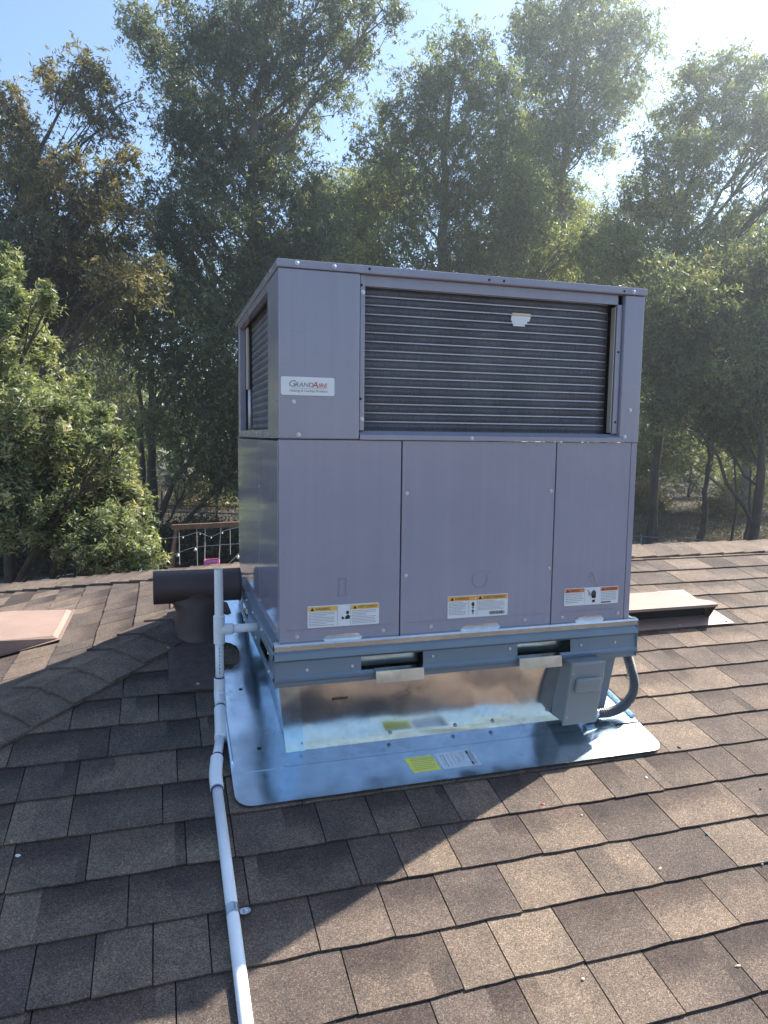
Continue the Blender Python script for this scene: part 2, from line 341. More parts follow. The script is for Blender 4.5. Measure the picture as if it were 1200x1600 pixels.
# lettering, shaped once from the built-in face
def glyph_meshes(strings):
    tmp = []
    for k, s in enumerate(strings):
        c = bpy.data.curves.new('lettering', 'FONT'); c.body = s; c.size = 1.0; c.resolution_u = 3
        o = bpy.data.objects.new('lettering', c); col.objects.link(o); tmp.append((s, o))
    dg = bpy.context.evaluated_depsgraph_get(); out = {}
    for s, o in tmp:
        out[s] = bpy.data.meshes.new_from_object(o.evaluated_get(dg))
    for s, o in tmp:
        c = o.data; bpy.data.objects.remove(o); bpy.data.curves.remove(c)
    return out
WORDS = ['G', 'RAND', 'A', 'IRE', '.', 'Heating & Cooling Products', 'WARNING', 'AVERTISSEMENT', 'DL PRODUCTS, INC.']
GLYPH = glyph_meshes(WORDS)
def lettering(word, x, z, w, h, mat, parent, y=-0.0052, shear=0.0, name='lettering', frame=None):
    """the word stretched to w x h with its lower left at x, z on the cabinet front (or in the given frame)"""
    src = GLYPH[word]; n = len(src.vertices); co = np.empty(n*3); src.vertices.foreach_get('co', co); co = co.reshape(-1, 3)
    lo, hi = co.min(0), co.max(0); sx = w/(hi[0]-lo[0]); sz = h/(hi[1]-lo[1])
    me = src.copy(); me.name = name
    px = (co[:, 0]-lo[0])*sx; pz = (co[:, 1]-lo[1])*sz; px = px+shear*pz
    if frame is None: new = np.stack([x+px, np.full(n, y), z+pz], 1)
    else: new = np.array([frame(x+a, z+b) for a, b in zip(px, pz)])
    me.vertices.foreach_set('co', new.ravel()); me.materials.clear(); me.materials.append(mat); me.update()
    return place(name, me, parent)

# ================================================================== the setting: ground
gm = MB()
gm.quad((-170, -170, GROUND), (170, -170, GROUND), (170, 170, GROUND), (-170, 170, GROUND))
structure(gm.build('ground', M['ground']))

# ================================================================== the house and its shingled hip roof
EAVE_Y, BACK_Y, RIGHT_X, LEFT_RUN = -3.6, 6.3, 9.0, 4.98
house = thing('house', 'house with a brown shingled hip roof that carries the rooftop unit', 'house', (2.0, RIDGE_Y, GROUND))
def zf(y): return Z0+S*y
ez = zf(EAVE_Y); LX = RIDGE_X-LEFT_RUN
front = MB(); front.quad((LX, EAVE_Y, ez), (RIGHT_X, EAVE_Y, ez), (RIGHT_X, RIDGE_Y, RIDGE_Z), (RIDGE_X, RIDGE_Y, RIDGE_Z))
front_slope = front.build('front_slope', M['deck'], house)
lm = MB(); by = RIDGE_Y+LEFT_RUN
lm.add([(LX, EAVE_Y, ez), (RIDGE_X, RIDGE_Y, RIDGE_Z), (LX, by, ez)], [(0, 1, 2)])
left_slope = lm.build('left_slope', M['deck'], house)
bm_ = MB(); bm_.quad((LX, by, ez), (RIDGE_X, RIDGE_Y, RIDGE_Z), (RIGHT_X, RIDGE_Y, RIDGE_Z), (RIGHT_X, by, ez))
back_slope = bm_.build('back_slope', M['shingle'], house)
wm = MB()
for a, b, c, d in ((LX+.45, RIGHT_X-.3, EAVE_Y+.45, EAVE_Y+.6), (LX+.45, RIGHT_X-.3, by-.6, by-.45), (LX+.45, LX+.6, EAVE_Y+.6, by-.6)):
    wm.box(a, b, c, d, GROUND, ez-.02)
wm.build('wall', M['wall'], house)
wm = MB(); wm.prism([(RIGHT_X-.3, EAVE_Y+.45, GROUND), (RIGHT_X-.3, by-.45, GROUND), (RIGHT_X-.3, by-.45, ez-.02), (RIGHT_X-.3, RIDGE_Y, RIDGE_Z-.1), (RIGHT_X-.3, EAVE_Y+.45, ez-.02)], (.12, 0, 0))
wm.build('gable_wall', M['wall'], house)
fm = MB(); fm.box(LX-.03, RIGHT_X, EAVE_Y-.03, EAVE_Y-.005, ez-.18, ez-.004); fm.box(LX-.03, LX-.005, EAVE_Y, by, ez-.18, ez-.004); fm.box(LX-.03, RIGHT_X, by+.005, by+.03, ez-.18, ez-.004)
fm.build('fascia', M['turtle'], house)

EXPO = 0.1386/CA*1.0                         # exposed height on the slope
LEN = EXPO+0.055; THK = 0.0046; LIFT = 0.0066
def shingle_mesh(tl, tr, hl, hr, seed):
    """one tab: across = x, up-slope = y, outward = z; its ragged tail raised on the course below"""
    r = random.Random(seed); n = max(3, int((tr-tl)/0.035)); m = MB()
    top = [(tl+(tr-tl)*i/n, r.uniform(-.0013, .0013), LIFT+THK) for i in range(n+1)]
    top[0] = (tl, r.uniform(-.002, .003), LIFT+THK); top[-1] = (tr, r.uniform(-.002, .003), LIFT+THK)
    top = top+[(hr, LEN, 0.0+THK*.7), (hl, LEN, 0.0+THK*.7)]
    low = [(x, y+0.001, z-THK) for x, y, z in top]
    k = len(top); m.add(top+low, [tuple(range(k)), tuple(range(k, 2*k))[::-1]]+[(i, (i+1) % k, k+(i+1) % k, k+i)[::-1] for i in range(k)])
    return m
WID = [0.11, 0.135, 0.16, 0.185, 0.215, 0.25]; VAR = {}
def std_mesh(w, k):
    if (w, k) not in VAR: VAR[(w, k)] = shingle_mesh(-w/2+.0014, w/2-.0014, -w/2+.0014, w/2-.0014, hash((w, k)) % 9999)
    return VAR[(w, k)]
def slope_matrix(o, A, V, Nn, ang=0.0):
    c, s = math.cos(ang), math.sin(ang); a = A*c+V*s; v = V*c-A*s
    return Matrix(((a.x, v.x, Nn.x, o.x), (a.y, v.y, Nn.y, o.y), (a.z, v.z, Nn.z, o.z), (0, 0, 0, 1)))
pieces = []          # (size in the photo, slope, MB, matrix, key)
rs = random.Random(5)
def course(slope, org, A, V, Nn, x0, x1, x0h, x1h):
    """lay tabs from x0 to x1 (tail ends) along A; x0h, x1h are the head ends where a hip cuts the course"""
    x = x0-rs.uniform(0, .2) if x0h == x0 else x0; first = True
    while x < x1:
        w = rs.choice(WID); e = x+w; cut = False
        if x0h != x0 and first:
            e = max(e, x0h+.12); cut = True; tl, hl = x0, x0h
        else: tl = hl = x
        tr = hr = e
        if x1h != x1 and e > x1h-.14: cut = True; tr, hr = x1, x1h; e = x1+1
        c = (tl+tr)/2; o = org+A*c+V*rs.uniform(-.0015, .0015)+Nn*rs.uniform(0, .0010)
        if cut: mb = shingle_mesh(tl-c+.002, tr-c-.002, hl-c+.002, hr-c-.002, rs.randint(0, 9999)); key = None
        else: key = (w, rs.randint(0, 3)); mb = std_mesh(*key)
        q = frame_pos(o+V*.07); size = 0
        if q and -90 < q[0] < 1290 and 800 < q[1] < 1690: size = 1/q[2]
        pieces.append((size, slope, mb, slope_matrix(o, A, V, Nn, rs.uniform(-.0012, .0012)), key))
        x = e; first = False
A1, V1, N1 = Vector((1, 0, 0)), Vector((0, CA, SA)), Vector((0, -SA, CA))
for i in range(35):
    y = 1.2224-.1386*i; yh = min(y+LEN*CA, RIDGE_Y)
    off = RIDGE_Y-RIDGE_X
    course('front', Vector((0, y, zf(y))), A1, V1, N1, y-off, RIGHT_X, yh-off, RIGHT_X)
A2, V2, N2 = Vector((0, -1, 0)), Vector((CA, 0, SA)), Vector((-SA, 0, CA))
for j in range(30):
    x = RIDGE_X-.105-.1386*j; xh = min(x+LEN*CA, RIDGE_X); d, dh = RIDGE_X-x, RIDGE_X-xh
    course('left', Vector((x, RIDGE_Y, RIDGE_Z-S*d)), A2, V2, N2, -d, d, -dh, dh)
pieces.sort(key=lambda p: -p[0])
cache = {}; rest = {'front': MB(), 'left': MB()}; tones = {'front': [], 'left': []}
slopes = {'front': front_slope, 'left': left_slope}
for k, (size, slope, mb, mw, key) in enumerate(pieces):
    if k < 300 and size > 0:
        kk = key if key else k
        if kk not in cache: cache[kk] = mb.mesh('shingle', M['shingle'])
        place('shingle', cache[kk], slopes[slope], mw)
    else:
        rest[slope].add([mw @ Vector(v) for v in mb.v], mb.f); tones[slope] += [rs.random()]*len(mb.f)
for sl in rest:
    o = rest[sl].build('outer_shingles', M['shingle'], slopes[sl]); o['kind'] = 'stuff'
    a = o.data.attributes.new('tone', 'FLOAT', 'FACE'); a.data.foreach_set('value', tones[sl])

def caps(slope, start, end, s1, s2, expo=.142, wid=.145, name='ridge_cap', lift=.014):
    """folded cap shingles laid from start up to end, each tail lapped over the one below"""
    start, end = Vector(start), Vector(end); D = (end-start).normalized(); s1, s2 = Vector(s1), Vector(s2); L = expo+.12
    upn = (-(s1+s2)).normalized(); meshes = []
    for var in range(4):
        r = random.Random(var+40); m = MB(); rows = []
        for t in (0, .5, 1):
            h = lift+.006-(lift-.002)*t; row = []
            for side, q in ((s1, -1), (s1, -.5), (s1, -.12), (None, 0), (s2, .12), (s2, .5), (s2, 1)):
                a = abs(q)*wid; base = D*(L*t+(r.uniform(-.004, .004) if t == 0 else 0))
                p = base+(side*a if side else Vector()) + Vector((0, 0, h+(.004 if q == 0 else .0)-(.003 if abs(q) == 1 else 0)))
                row.append(p)
            rows.append(row)
        m.sheet(rows)
        low = [[p-Vector((0, 0, .006)) for p in row] for row in rows]; m.sheet([rr[::-1] for rr in low])
        m.sheet([rows[0], low[0]]); m.sheet([[r_[0] for r_ in rows], [r_[0] for r_ in low]]); m.sheet([[r_[-1] for r_ in rows], [r_[-1] for r_ in low]])
        meshes.append(m.mesh(name, M['shingle']))
    n = int((end-start).length/expo); r = random.Random(3)
    rest_ = MB(); shown = 0
    for i in range(n):
        p = start+D*expo*i+D*r.uniform(-.006, .006)
        q = frame_pos(p)
        if q and -150 < q[0] < 1300 and 780 < q[1] < 1700:
            place(name, meshes[r.randint(0, 3)], slope, Matrix.Translation(p+Vector((0, 0, .006))))
        else:
            me = meshes[r.randint(0, 3)]; rest_.add([v.co+p+Vector((0, 0, .006)) for v in me.vertices], [tuple(f.vertices) for f in me.polygons])
    if rest_.v:
        o = rest_.build('outer_caps', M['shingle'], slope); o['kind'] = 'stuff'
caps(front_slope, (RIGHT_X, RIDGE_Y, RIDGE_Z), (RIDGE_X, RIDGE_Y, RIDGE_Z), (0, -CA, -SA), (0, CA, -SA))
hd = Vector((1, 1, S)).normalized()
def perp(pn, D):
    s = D.cross(pn).normalized(); return s if s.z < 0 else -s
nb = Vector((0, SA, CA))
caps(left_slope, (LX, EAVE_Y+.0, ez), (RIDGE_X, RIDGE_Y, RIDGE_Z), perp(N1, hd), perp(N2, hd), name='hip_cap')
hb = Vector((1, -1, S)).normalized()
caps(left_slope, (LX, by, ez), (RIDGE_X, RIDGE_Y, RIDGE_Z), perp(nb, hb), perp(N2, hb), name='hip_cap')

# ================================================================== the rooftop unit
W, D, H, SEAM = 1.115, 1.06, 1.012, 0.548
unit = thing('rooftop_unit', 'grey packaged heating and cooling unit on a galvanised curb', 'air conditioner', (0.55, 0.5, 0.0))
P_ = M['paint']
MB().box(-.005, W+.004, -.010, D+.004, .991, H).build('top_cover', P_, unit, bevel=.003)
MB().prism([(0, -.006, SEAM+.002), (.219, -.006, SEAM+.002), (.219, .02, SEAM+.002), (.02, .02, SEAM+.002), (.02, .2, SEAM+.002), (0, .2, SEAM+.002)], (0, 0, .990-SEAM-.002)).build('corner_panel', P_, unit, bevel=.003)
MB().box(.2215, .2355, .003, .022, .574, .990).build('coil_post', P_, unit, bevel=.002)
MB().prism([(.221, -.009, SEAM+.001), (.221, -.009, .562), (.221, .02, .574), (.221, .02, SEAM+.001)], (.838, 0, 0)).build('coil_sill', P_, unit, bevel=.001)
MB().box(1.028, 1.045, .008, .02, .575, .990).build('coil_flange', P_, unit, bevel=.001)
MB().prism([(1.047, -.004, SEAM+.001), (W, -.004, SEAM+.001), (W, .2, SEAM+.001), (W-.02, .2, SEAM+.001), (W-.02, .02, SEAM+.001), (1.047, .02, SEAM+.001)], (0, 0, .990-SEAM-.001)).build('corner_post', P_, unit, bevel=.003)
MB().box(.236, 1.045, .008, .02, .962, .990).build('coil_header', P_, unit)
# left and right flanks of the upper section
MB().box(0, .02, .2005, .985, SEAM+.002, .575).build('side_coil_sill', P_, unit, bevel=.001); MB().box(0, .02, .2005, .985, .968, .990).build('side_coil_header', P_, unit, bevel=.001)
MB().box(0, .025, .986, D, SEAM+.002, .990).build('rear_post', P_, unit, bevel=.003)
MB().box(W-.02, W, .2005, D, SEAM+.002, .990).build('right_panel', P_, unit, bevel=.002)
MB().box(.0, W, D-.02, D-.001, .0, .990).build('rear_panel', P_, unit)
# the wrap-around coil
NROW, PITCH_R = 17, .0243
zz = np.linspace(.560, .985, 172)
def bulge(z): return .0016*math.cos(2*math.pi*(z-.5875)/PITCH_R)
MB().sheet([[(x, .028-bulge(z)+(.016*max(0, (x-.96)/.06)**2), z) for x in (.10, .3, .6, .9, .96, .98, 1.0, 1.02)] for z in zz]).build('coil_fins', M['fins'], unit, smooth=True)
MB().sheet([[(.040-bulge(z), y, z) for y in (.055, .3, .6, .905)] for z in zz]).build('side_coil_fins', M['fins'], unit, smooth=True)
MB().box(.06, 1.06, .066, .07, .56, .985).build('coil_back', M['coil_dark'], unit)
tb = MB(); tb.tube([(.235, 0, 0), (.5, .0004, 0), (.9, 0, 0), (.965, .001, 0), (1.014, .014, 0)], .0019, 8); tbm = tb.mesh('coil_tube', M['tube'], True)
stb = MB(); stb.tube([(0, .2, 0), (0, .55, 0), (0, .905, 0)], .0010, 6); stm = stb.mesh('side_coil_tube', M['fins'], True)
for i in range(NROW):
    z = .5875+PITCH_R*i
    place('coil_tube', tbm, unit, Matrix.Translation((0, .0252, z+PITCH_R/2+random.uniform(-.0006, .0006))))
    place('side_coil_tube', stm, unit, Matrix.Translation((.0395, 0, z+PITCH_R/2)))
MB().box(1.0215, 1.0235, .010, .030, .578, .955).build('tube_sheet', M['beige'], unit)
MB().box(.024, .03, .915, .975, .735, .966).build('inner_panel', M['beige'], unit)
m = MB(); m.tube([(.034, .925, .577), (.034, .925, .733)], .006, 8); m.tube([(.034, .945, .577), (.034, .945, .733)], .006, 8); m.build('riser_pipe', M['tube'], unit, smooth=True)
# pale bars with a peach strip above, set between the tubes
m = MB()
for k, (a, b) in enumerate(((.682, .744), (.681, .741), (.684, .733), (.688, .726))):
    z1 = .9125-.0075*k; m.box(a, b, .0225, .024, z1-.0072, z1)
tg = m.build('coil_patch', M['plate'], unit)
MB().box(.685, .744, .0225, .024, .9135, .9205).build('patch_strip', plain('patch_peach', (.75, .55, .36), .5), tg)

# the access panels of the lower section, notched where they sit on the base
def panel(x0, x1, notch, parent=unit):
    n0, n1 = notch; zb = -.006
    pts = [(x0, zb), (n0-.012, zb), (n0+.004, .008), (n1-.004, .008), (n1+.012, zb), (x1, zb), (x1, SEAM-.0005), (x0, SEAM-.0005)]
    m = MB(); m.prism([(x, -.002, z) for x, z in pts], (0, .02, 0))
    o = m.build('access_panel', P_, parent, bevel=.0015)
    g = MB(); g.prism([(n0-.012, .0012, -.006), (n1+.012, .0012, -.006), (n1+.012, -.0012, .0088), (n0-.012, -.0012, .0088)], (0, .001, 0)); g.build('notch_plate', M['wallmetal'], parent)
    h = MB(); h.prism([(x0+.02, -.0021, .0268), (x1-.02, -.0021, .0268), (x1-.02, -.0021, .0282), (x0+.02, -.0021, .0282)], (0, -.0012, 0)); h.build('panel_crease', P_, o, bevel=.0005)
    return o
p1 = panel(0.0, .3425, (.132, .226)); p2 = panel(.3465, .8300, (.545, .655)); p3 = panel(.8340, 1.091, (.93, 1.015))
MB().box(1.0945, W, .0005, .022, -.006, SEAM-.0005).build('corner_strip', P_, unit, bevel=.002)
m = MB(); m.box(.002, W-.002, .021, .03, -.05, SEAM-.01); m.build('inner_frame', M['galv'], unit)
MB().box(W-.012, W, .0225, D, -.006, SEAM-.004).build('right_side_panel', P_, unit, bevel=.002)
for y0, y1 in ((.0185, .399), (.4025, D)):
    MB().box(-.001, .018, y0, y1, -.006, SEAM-.004).build('side_panel', M['paint_side'], unit, bevel=.0015)
# pressed knock-outs
def emboss(mb, name, par): return mb.build(name, P_, par, bevel=.0006)
m = MB(); m.box(.165, .1665, -.0038, -.0021, .118, .167); m.box(.165, .186, -.0038, -.0021, .1655, .167); m.box(.1845, .186, -.0038, -.0021, .121, .167); m.box(.160, .188, -.0038, -.0021, .1165, .118); m.box(.186, .193, -.0038, -.0021, .154, .1555); m.box(.186, .193, -.0038, -.0021, .1225, .124)
emboss(m, 'pressed_knockout', p1)
m = MB(); ring = [(.592+.024*math.cos(t), -.0024, .143+.024*math.sin(t)) for t in np.linspace(math.radians(80), math.radians(395), 22)]; m.tube(ring, .0017, 6); m.tube([(.596, -.0024, .166), (.625, -.0024, .169), (.625, -.0024, .160)], .0015, 6)
emboss(m, 'pressed_knockout', p2)
m = MB(); m.tube([(.945, -.0024, .096), (.992, -.0024, .096)], .0015, 6); m.tube([(.992, -.0024, .100), (.972, -.0024, .146), (.964, -.0024, .146), (.958, -.0024, .130)], .0015, 6)
m.tube([(.968+.004*math.cos(t), -.0024, .138+.004*math.sin(t)) for t in np.linspace(0, 6.28, 9)], .0007, 5); m.tube([(.968+.003*math.cos(t), -.0024, .121+.003*math.sin(t)) for t in np.linspace(0, 6.28, 9)], .0007, 5)
emboss(m, 'pressed_knockout', p3)
# hex-head screws
def screw_mesh(r=.0062, h=.0045):
    m = MB(); m.tube([(0, .0005, 0), (0, -.0012, 0)], [r, r*.96], 12)
    m.tube([(0, -.0010, 0), (0, -h, 0), (0, -h-.0006, 0)], [r*.66, r*.64, r*.5], 6); return m.mesh('screw', M['zinc'])
SCREW = screw_mesh(); SCREW_P = screw_mesh(.0056, .0040); SCREW_P.materials.clear(); SCREW_P.materials.append(plain('screw_paint', (.40, .39, .42), .3, .3))
for x, y, z in ((.048, -.010, 1.003), (.147, -.010, 1.002), (1.069, -.010, 1.0), (.039, -.006, .647), (.052, -.006, .561), (.229, .003, .944), (.229, .003, .605), (.552, -.009, .556), (1.065, -.004, .566), (1.079, -.004, .647),
                (.360, -.002, .400), (.361, -.002, .165), (.817, -.002, .402), (.820, -.002, .166), (.048, -.002, .008), (.295, -.002, .010), (.440, -.002, .012), (.743, -.002, .012), (.872, -.002, .011), (1.069, -.002, .013)):
    place('screw', SCREW, unit, Matrix.Translation((x, y, z)) @ Matrix.Rotation(random.random()*3, 4, 'Y'))
HOLE = MB().tube([(0, 0, 0), (0, -.0012, 0)], .0035, 10).mesh('screw_hole', M['dark'])
for x, y, z in ((.243, -.0102, 1.003), (.593, -.0102, 1.0), (.639, -.0102, 1.0), (1.036, -.0102, .999), (1.0365, .008, .822), (1.0365, .008, .61), (.2245, .003, .962), (.2245, .003, .66)):
    place('screw_hole', HOLE, unit, Matrix.Translation((x, y, z)))
SIDE = Matrix.Rotation(math.radians(-90), 4, 'Z')
for y, z, x in ((.03, .561, 0), (.16, .561, 0), (.3, .561, 0), (.5, .561, 0), (.9, .561, 0), (.03, .65, 0), (.1, 1.0, -.005), (.39, .395, -.001), (.41, .02, -.001), (.06, .01, -.001), (.95, .01, -.001), (.2, 1.0, -.005)):
    place('screw', SCREW_P, unit, Matrix.Translation((x, y, z)) @ SIDE)
# name plate
def flat(name, mat, parent, x0, x1, z0, z1, y, r=0.0, th=.001):
    pts = round_rect(x0, x1, z0, z1, r) if r else [(x0, z0), (x1, z0), (x1, z1), (x0, z1)]
    return MB().prism([(x, y, z) for x, z in pts], (0, th, 0)).build(name, mat, parent)
pl = flat('name_plate', M['plate'], unit, .005, .149, .6645, .7125, -.0085, .005, .0024)
yl = -.0092
lettering('G', .025, .6865, .0165, .0165, M['greyink'], pl, yl, .22); lettering('RAND', .0425, .6865, .0475, .0115, M['greyink'], pl, yl, .22)
lettering('A', .0875, .685, .0165, .0160, M['red'], pl, yl, .22); lettering('IRE', .105, .686, .0225, .0108, M['red'], pl, yl, .22); lettering('.', .1305, .686, .0016, .0016, M['greyink'], pl, yl)
lettering('Heating & Cooling Products', .0265, .6715, .102, .0085, M['greyink'], pl, yl, .25)
flat('plate_rule', M['greyink'], pl, .034, .128, .6826, .6832, yl, th=.0002)
# warning labels
def fine_print(parent, x0, x1, z0, z1, rows, seed, mat=M['greyink'], y=-.0044, fill=.93, h=.28):
    r = random.Random(seed); m = MB(); dz = (z1-z0)/rows
    for k in range(rows):
        z = z1-(k+.65)*dz; x = x0; end = x0+(x1-x0)*(r.uniform(.55, 1) if r.random() < .4 else fill)
        while x < end:
            w = r.uniform(.003, .009); w = min(w, end-x)
            m.quad((x, y, z), (x+w, y, z), (x+w, y, z+dz*h), (x, y, z+dz*h)); x += w+.0016
    return m.build('fine_print', mat, parent)
def warn_head(parent, x0, x1, z0, z1, mat, word, y=-.0042):
    h = flat('label_header', mat, parent, x0, x1, z0, z1, y, th=.0002); w, hh = x1-x0, z1-z0
    cx = x0+w*.14; m = MB(); m.add([(cx-hh*.42, y-.0003, z0+hh*.15), (cx+hh*.42, y-.0003, z0+hh*.15), (cx, y-.0003, z0+hh*.88)], [(0, 1, 2)]); m.build('warning_triangle', M['black'], h)
    lettering(word, x0+w*.24, z0+hh*.2, w*(.52 if word == 'WARNING' else .70), hh*.6, M['black'], h, y-.0004)
def hand(parent, cx, cz, s, y=-.0046):
    m = MB()
    for k, (dx, h) in enumerate(((-.30, .75), (-.10, .95), (.10, .92), (.30, .72))):
        m.prism([(cx+s*(dx-.085), y, cz), (cx+s*(dx+.085), y, cz), (cx+s*(dx+.075), y, cz+s*h), (cx+s*(dx-.075), y, cz+s*h)], (0, .0002, 0))
    m.prism([(cx-s*.36, y, cz+s*.05), (cx-s*.62, y, cz+s*.38), (cx-s*.50, y, cz+s*.45), (cx-s*.2, y, cz+s*.12)], (0, .0002, 0))
    m.prism([(cx+s*a, y, cz+s*b) for a, b in ((-.39, .02), (-.28, -.55), (-.2, -1.0), (.2, -1.0), (.3, -.5), (.39, .02))], (0, .0002, 0))
    o = m.build('pictogram', M['black'], parent)
    w = MB(); w.prism([(cx+s*a, y-.0003, cz+s*b) for a, b in ((-.34, -.35), (-.1, -.28), (.05, -.4), (.3, -.3), (.3, -.55), (-.3, -.6))], (0, .0001, 0)); w.build('pictogram_cuff', M['white'], o)
    return o
L1 = flat('warning_label', M['white'], unit, .077, .282, .031, .092, -.0038, .003, .0017)
warn_head(L1, .0785, .160, .0765, .0895, M['amber'], 'WARNING'); warn_head(L1, .200, .2805, .0765, .0895, M['amber'], 'AVERTISSEMENT')
fine_print(L1, .081, .158, .035, .0745, 9, 1); fine_print(L1, .203, .278, .035, .0745, 9, 2)
m = MB(); m.prism([(.190+.0045*math.cos(t), -.0046, .069+.0050*math.sin(t)) for t in np.linspace(0, 5.9, 12)], (0, .0002, 0))
m.prism([(x, -.0046, z) for x, z in ((.182, .0505), (.196, .0505), (.197, .058), (.1935, .0625), (.188, .0615), (.184, .057))], (0, .0002, 0))
m.prism([(x, -.0046, z) for x, z in ((.174, .0505), (.179, .0505), (.1805, .058), (.178, .0555), (.1765, .06), (.175, .056), (.1725, .059))], (0, .0002, 0))
m.build('pictogram', M['black'], L1)
m = MB(); m.box(.1612, .1617, -.0044, -.0040, .033, .0895); m.box(.1983, .1988, -.0044, -.0040, .033, .0895); m.build('label_rule', M['greyink'], L1)
L2 = flat('warning_label', M['white'], unit, .491, .684, .031, .097, -.0038, .003, .0017)
warn_head(L2, .4925, .5775, .082, .0953, M['orange'], 'WARNING'); warn_head(L2, .579, .6825, .082, .0953, M['orange'], 'AVERTISSEMENT')
fine_print(L2, .495, .552, .040, .080, 9, 3); fine_print(L2, .588, .678, .050, .080, 8, 4)
hand(L2, .571, .068, .010); hand(L2, .571, .048, .007)
r = random.Random(9); m = MB(); x = .624
while x < .672:
    w = r.uniform(.0004, .0016); m.quad((x, -.0044, .036), (x+w, -.0044, .036), (x+w, -.0044, .046), (x, -.0044, .046)); x += w+r.uniform(.0005, .0014)
m.build('barcode', M['black'], L2)
m = MB(); m.box(.5565, .557, -.0044, -.0040, .037, .0815); m.box(.5845, .585, -.0044, -.0040, .037, .0815); m.build('label_rule', M['greyink'], L2)
L3 = flat('warning_label', M['white'], unit, .876, 1.068, .0455, .100, -.0038, .003, .0017)
warn_head(L3, .8775, .945, .0865, .0985, M['redorange'], 'WARNING'); warn_head(L3, 1.003, 1.0665, .0865, .0985, M['redorange'], 'AVERTISSEMENT')
fine_print(L3, .880, .943, .053, .085, 6, 5); fine_print(L3, 1.005, 1.064, .056, .085, 6, 6)
hand(L3, .979, .0725, .0200); m = MB(); m.tube([(.957, -.0048, .093), (.965, -.0048, .084), (.960, -.0048, .080), (.966, -.0048, .073)], .0009, 5); m.build('pictogram', M['black'], L3)
flat('label_code', M['black'], L3, 1.006, 1.041, .049, .0528, -.0044, th=.0003)
flat('label_rule', M['greyink'], L3, .9462, .9467, .048, .0985, -.0044, th=.0003)

# ------------------------------------------------------------------ base rail with lift pockets
LIP = [(.004, -.0065), (-.0135, -.0085), (-.0168, -.0125), (-.0172, -.0245), (-.0120, -.0285)]
RAIL = [(-.0110, -.0285), (-.0160, -.036), (-.0185, -.050), (-.0095, -.0575)]
RMID = [(-.0095, -.0575), (-.0110, -.078), (-.0130, -.098)]
RLOW = [(-.0130, -.098), (-.0180, -.104), (-.0175, -.110), (-.0110, -.1145), (-.0110, -.127), (-.004, -.128)]
X0, X1 = -.017, 1.137
rail = MB()
def strip(prof, a, b, axis='x', sgn=1, base=0.0):
    n = max(2, int(abs(b-a)/.12)); rows = []
    for y, z in prof:
        rows.append([((a+(b-a)*i/n, y, z) if axis == 'x' else (base+sgn*y, a+(b-a)*i/n, z)) for i in range(n+1)])
    return rows
POCK = ((.228, .414), (.716, .898))
rail.sheet(strip(RAIL, X0, X1)); rail.sheet(strip(RLOW, X0, X1))
for a, b in ((X0, .228), (.414, .716), (.898, X1)): rail.sheet(strip(RMID, a, b))
front_rail = rail.build('base_rail', M['rail'], unit)
lip_ = MB().sheet(strip(LIP, X0, X1)).build('rail_lip', M['wallmetal'], unit)
q = lip_.modifiers.new('thickness', 'SOLIDIFY'); q.thickness = .0018; q.offset = -1
sl = front_rail.modifiers.new('thickness', 'SOLIDIFY'); sl.thickness = .0022; sl.offset = -1
for sgn, bx in ((1, -.004), (-1, W+.004)):
    sr = MB(); sr.sheet(strip(LIP+RAIL, -.010, .97, 'y', sgn, bx)); sr.sheet(strip(RLOW, -.010, .90, 'y', sgn, bx))
    for a, b in ((-.010, .10), (.30, .62), (.80, .95)): sr.sheet(strip(RMID, a, b, 'y', sgn, bx))
    o = sr.build('side_rail', M['rail'], unit); q = o.modifiers.new('thickness', 'SOLIDIFY'); q.thickness = .0022
m = MB(); m.box(-.0165, -.0145, -.019, .004, -.126, -.012); m.box(1.133, 1.1365, -.019, .004, -.126, -.012); m.build('rail_corner', M['rail'], unit)
for a, b in POCK:
    m = MB(); m.box(a+.002, b-.002, .03, .032, -.1, -.06); m.box(a+.001, b-.001, -.008, .03, -.0600, -.0585); m.box(a-.001, a+.001, -.0095, .03, -.0975, -.058); m.build('lift_pocket', M['galv'], unit)
    m = MB(); x0 = a+.038 if a < .5 else a-.002; x1 = b-.004 if a < .5 else b-.041
    m.quad((x0, -.0115, -.0965), (x1, -.0115, -.0965), (x1, -.031, -.0995), (x0, -.031, -.0995)); m.quad((x0, -.031, -.0995), (x1, -.031, -.0995), (x1, -.036, -.132), (x0, -.036, -.132))
    o = m.build('pocket_flap', M['wallmetal'], unit); q = o.modifiers.new('thickness', 'SOLIDIFY'); q.thickness = .0012
for x, z in ((.073, -.083), (.202, -.083), (.443, -.074), (.690, -.071), (.934, -.078), (1.056, -.078)):
    place('screw', SCREW, unit, Matrix.Translation((x, -.0105, z)) @ Matrix.Scale(1.25, 4))
for y, z in ((.06, -.05), (.2, -.02), (.42, -.02), (.6, -.02), (.8, -.02), (.05, -.1), (.35, -.085)):
    place('screw', SCREW, unit, Matrix.Translation((-.020, y, z)) @ SIDE)

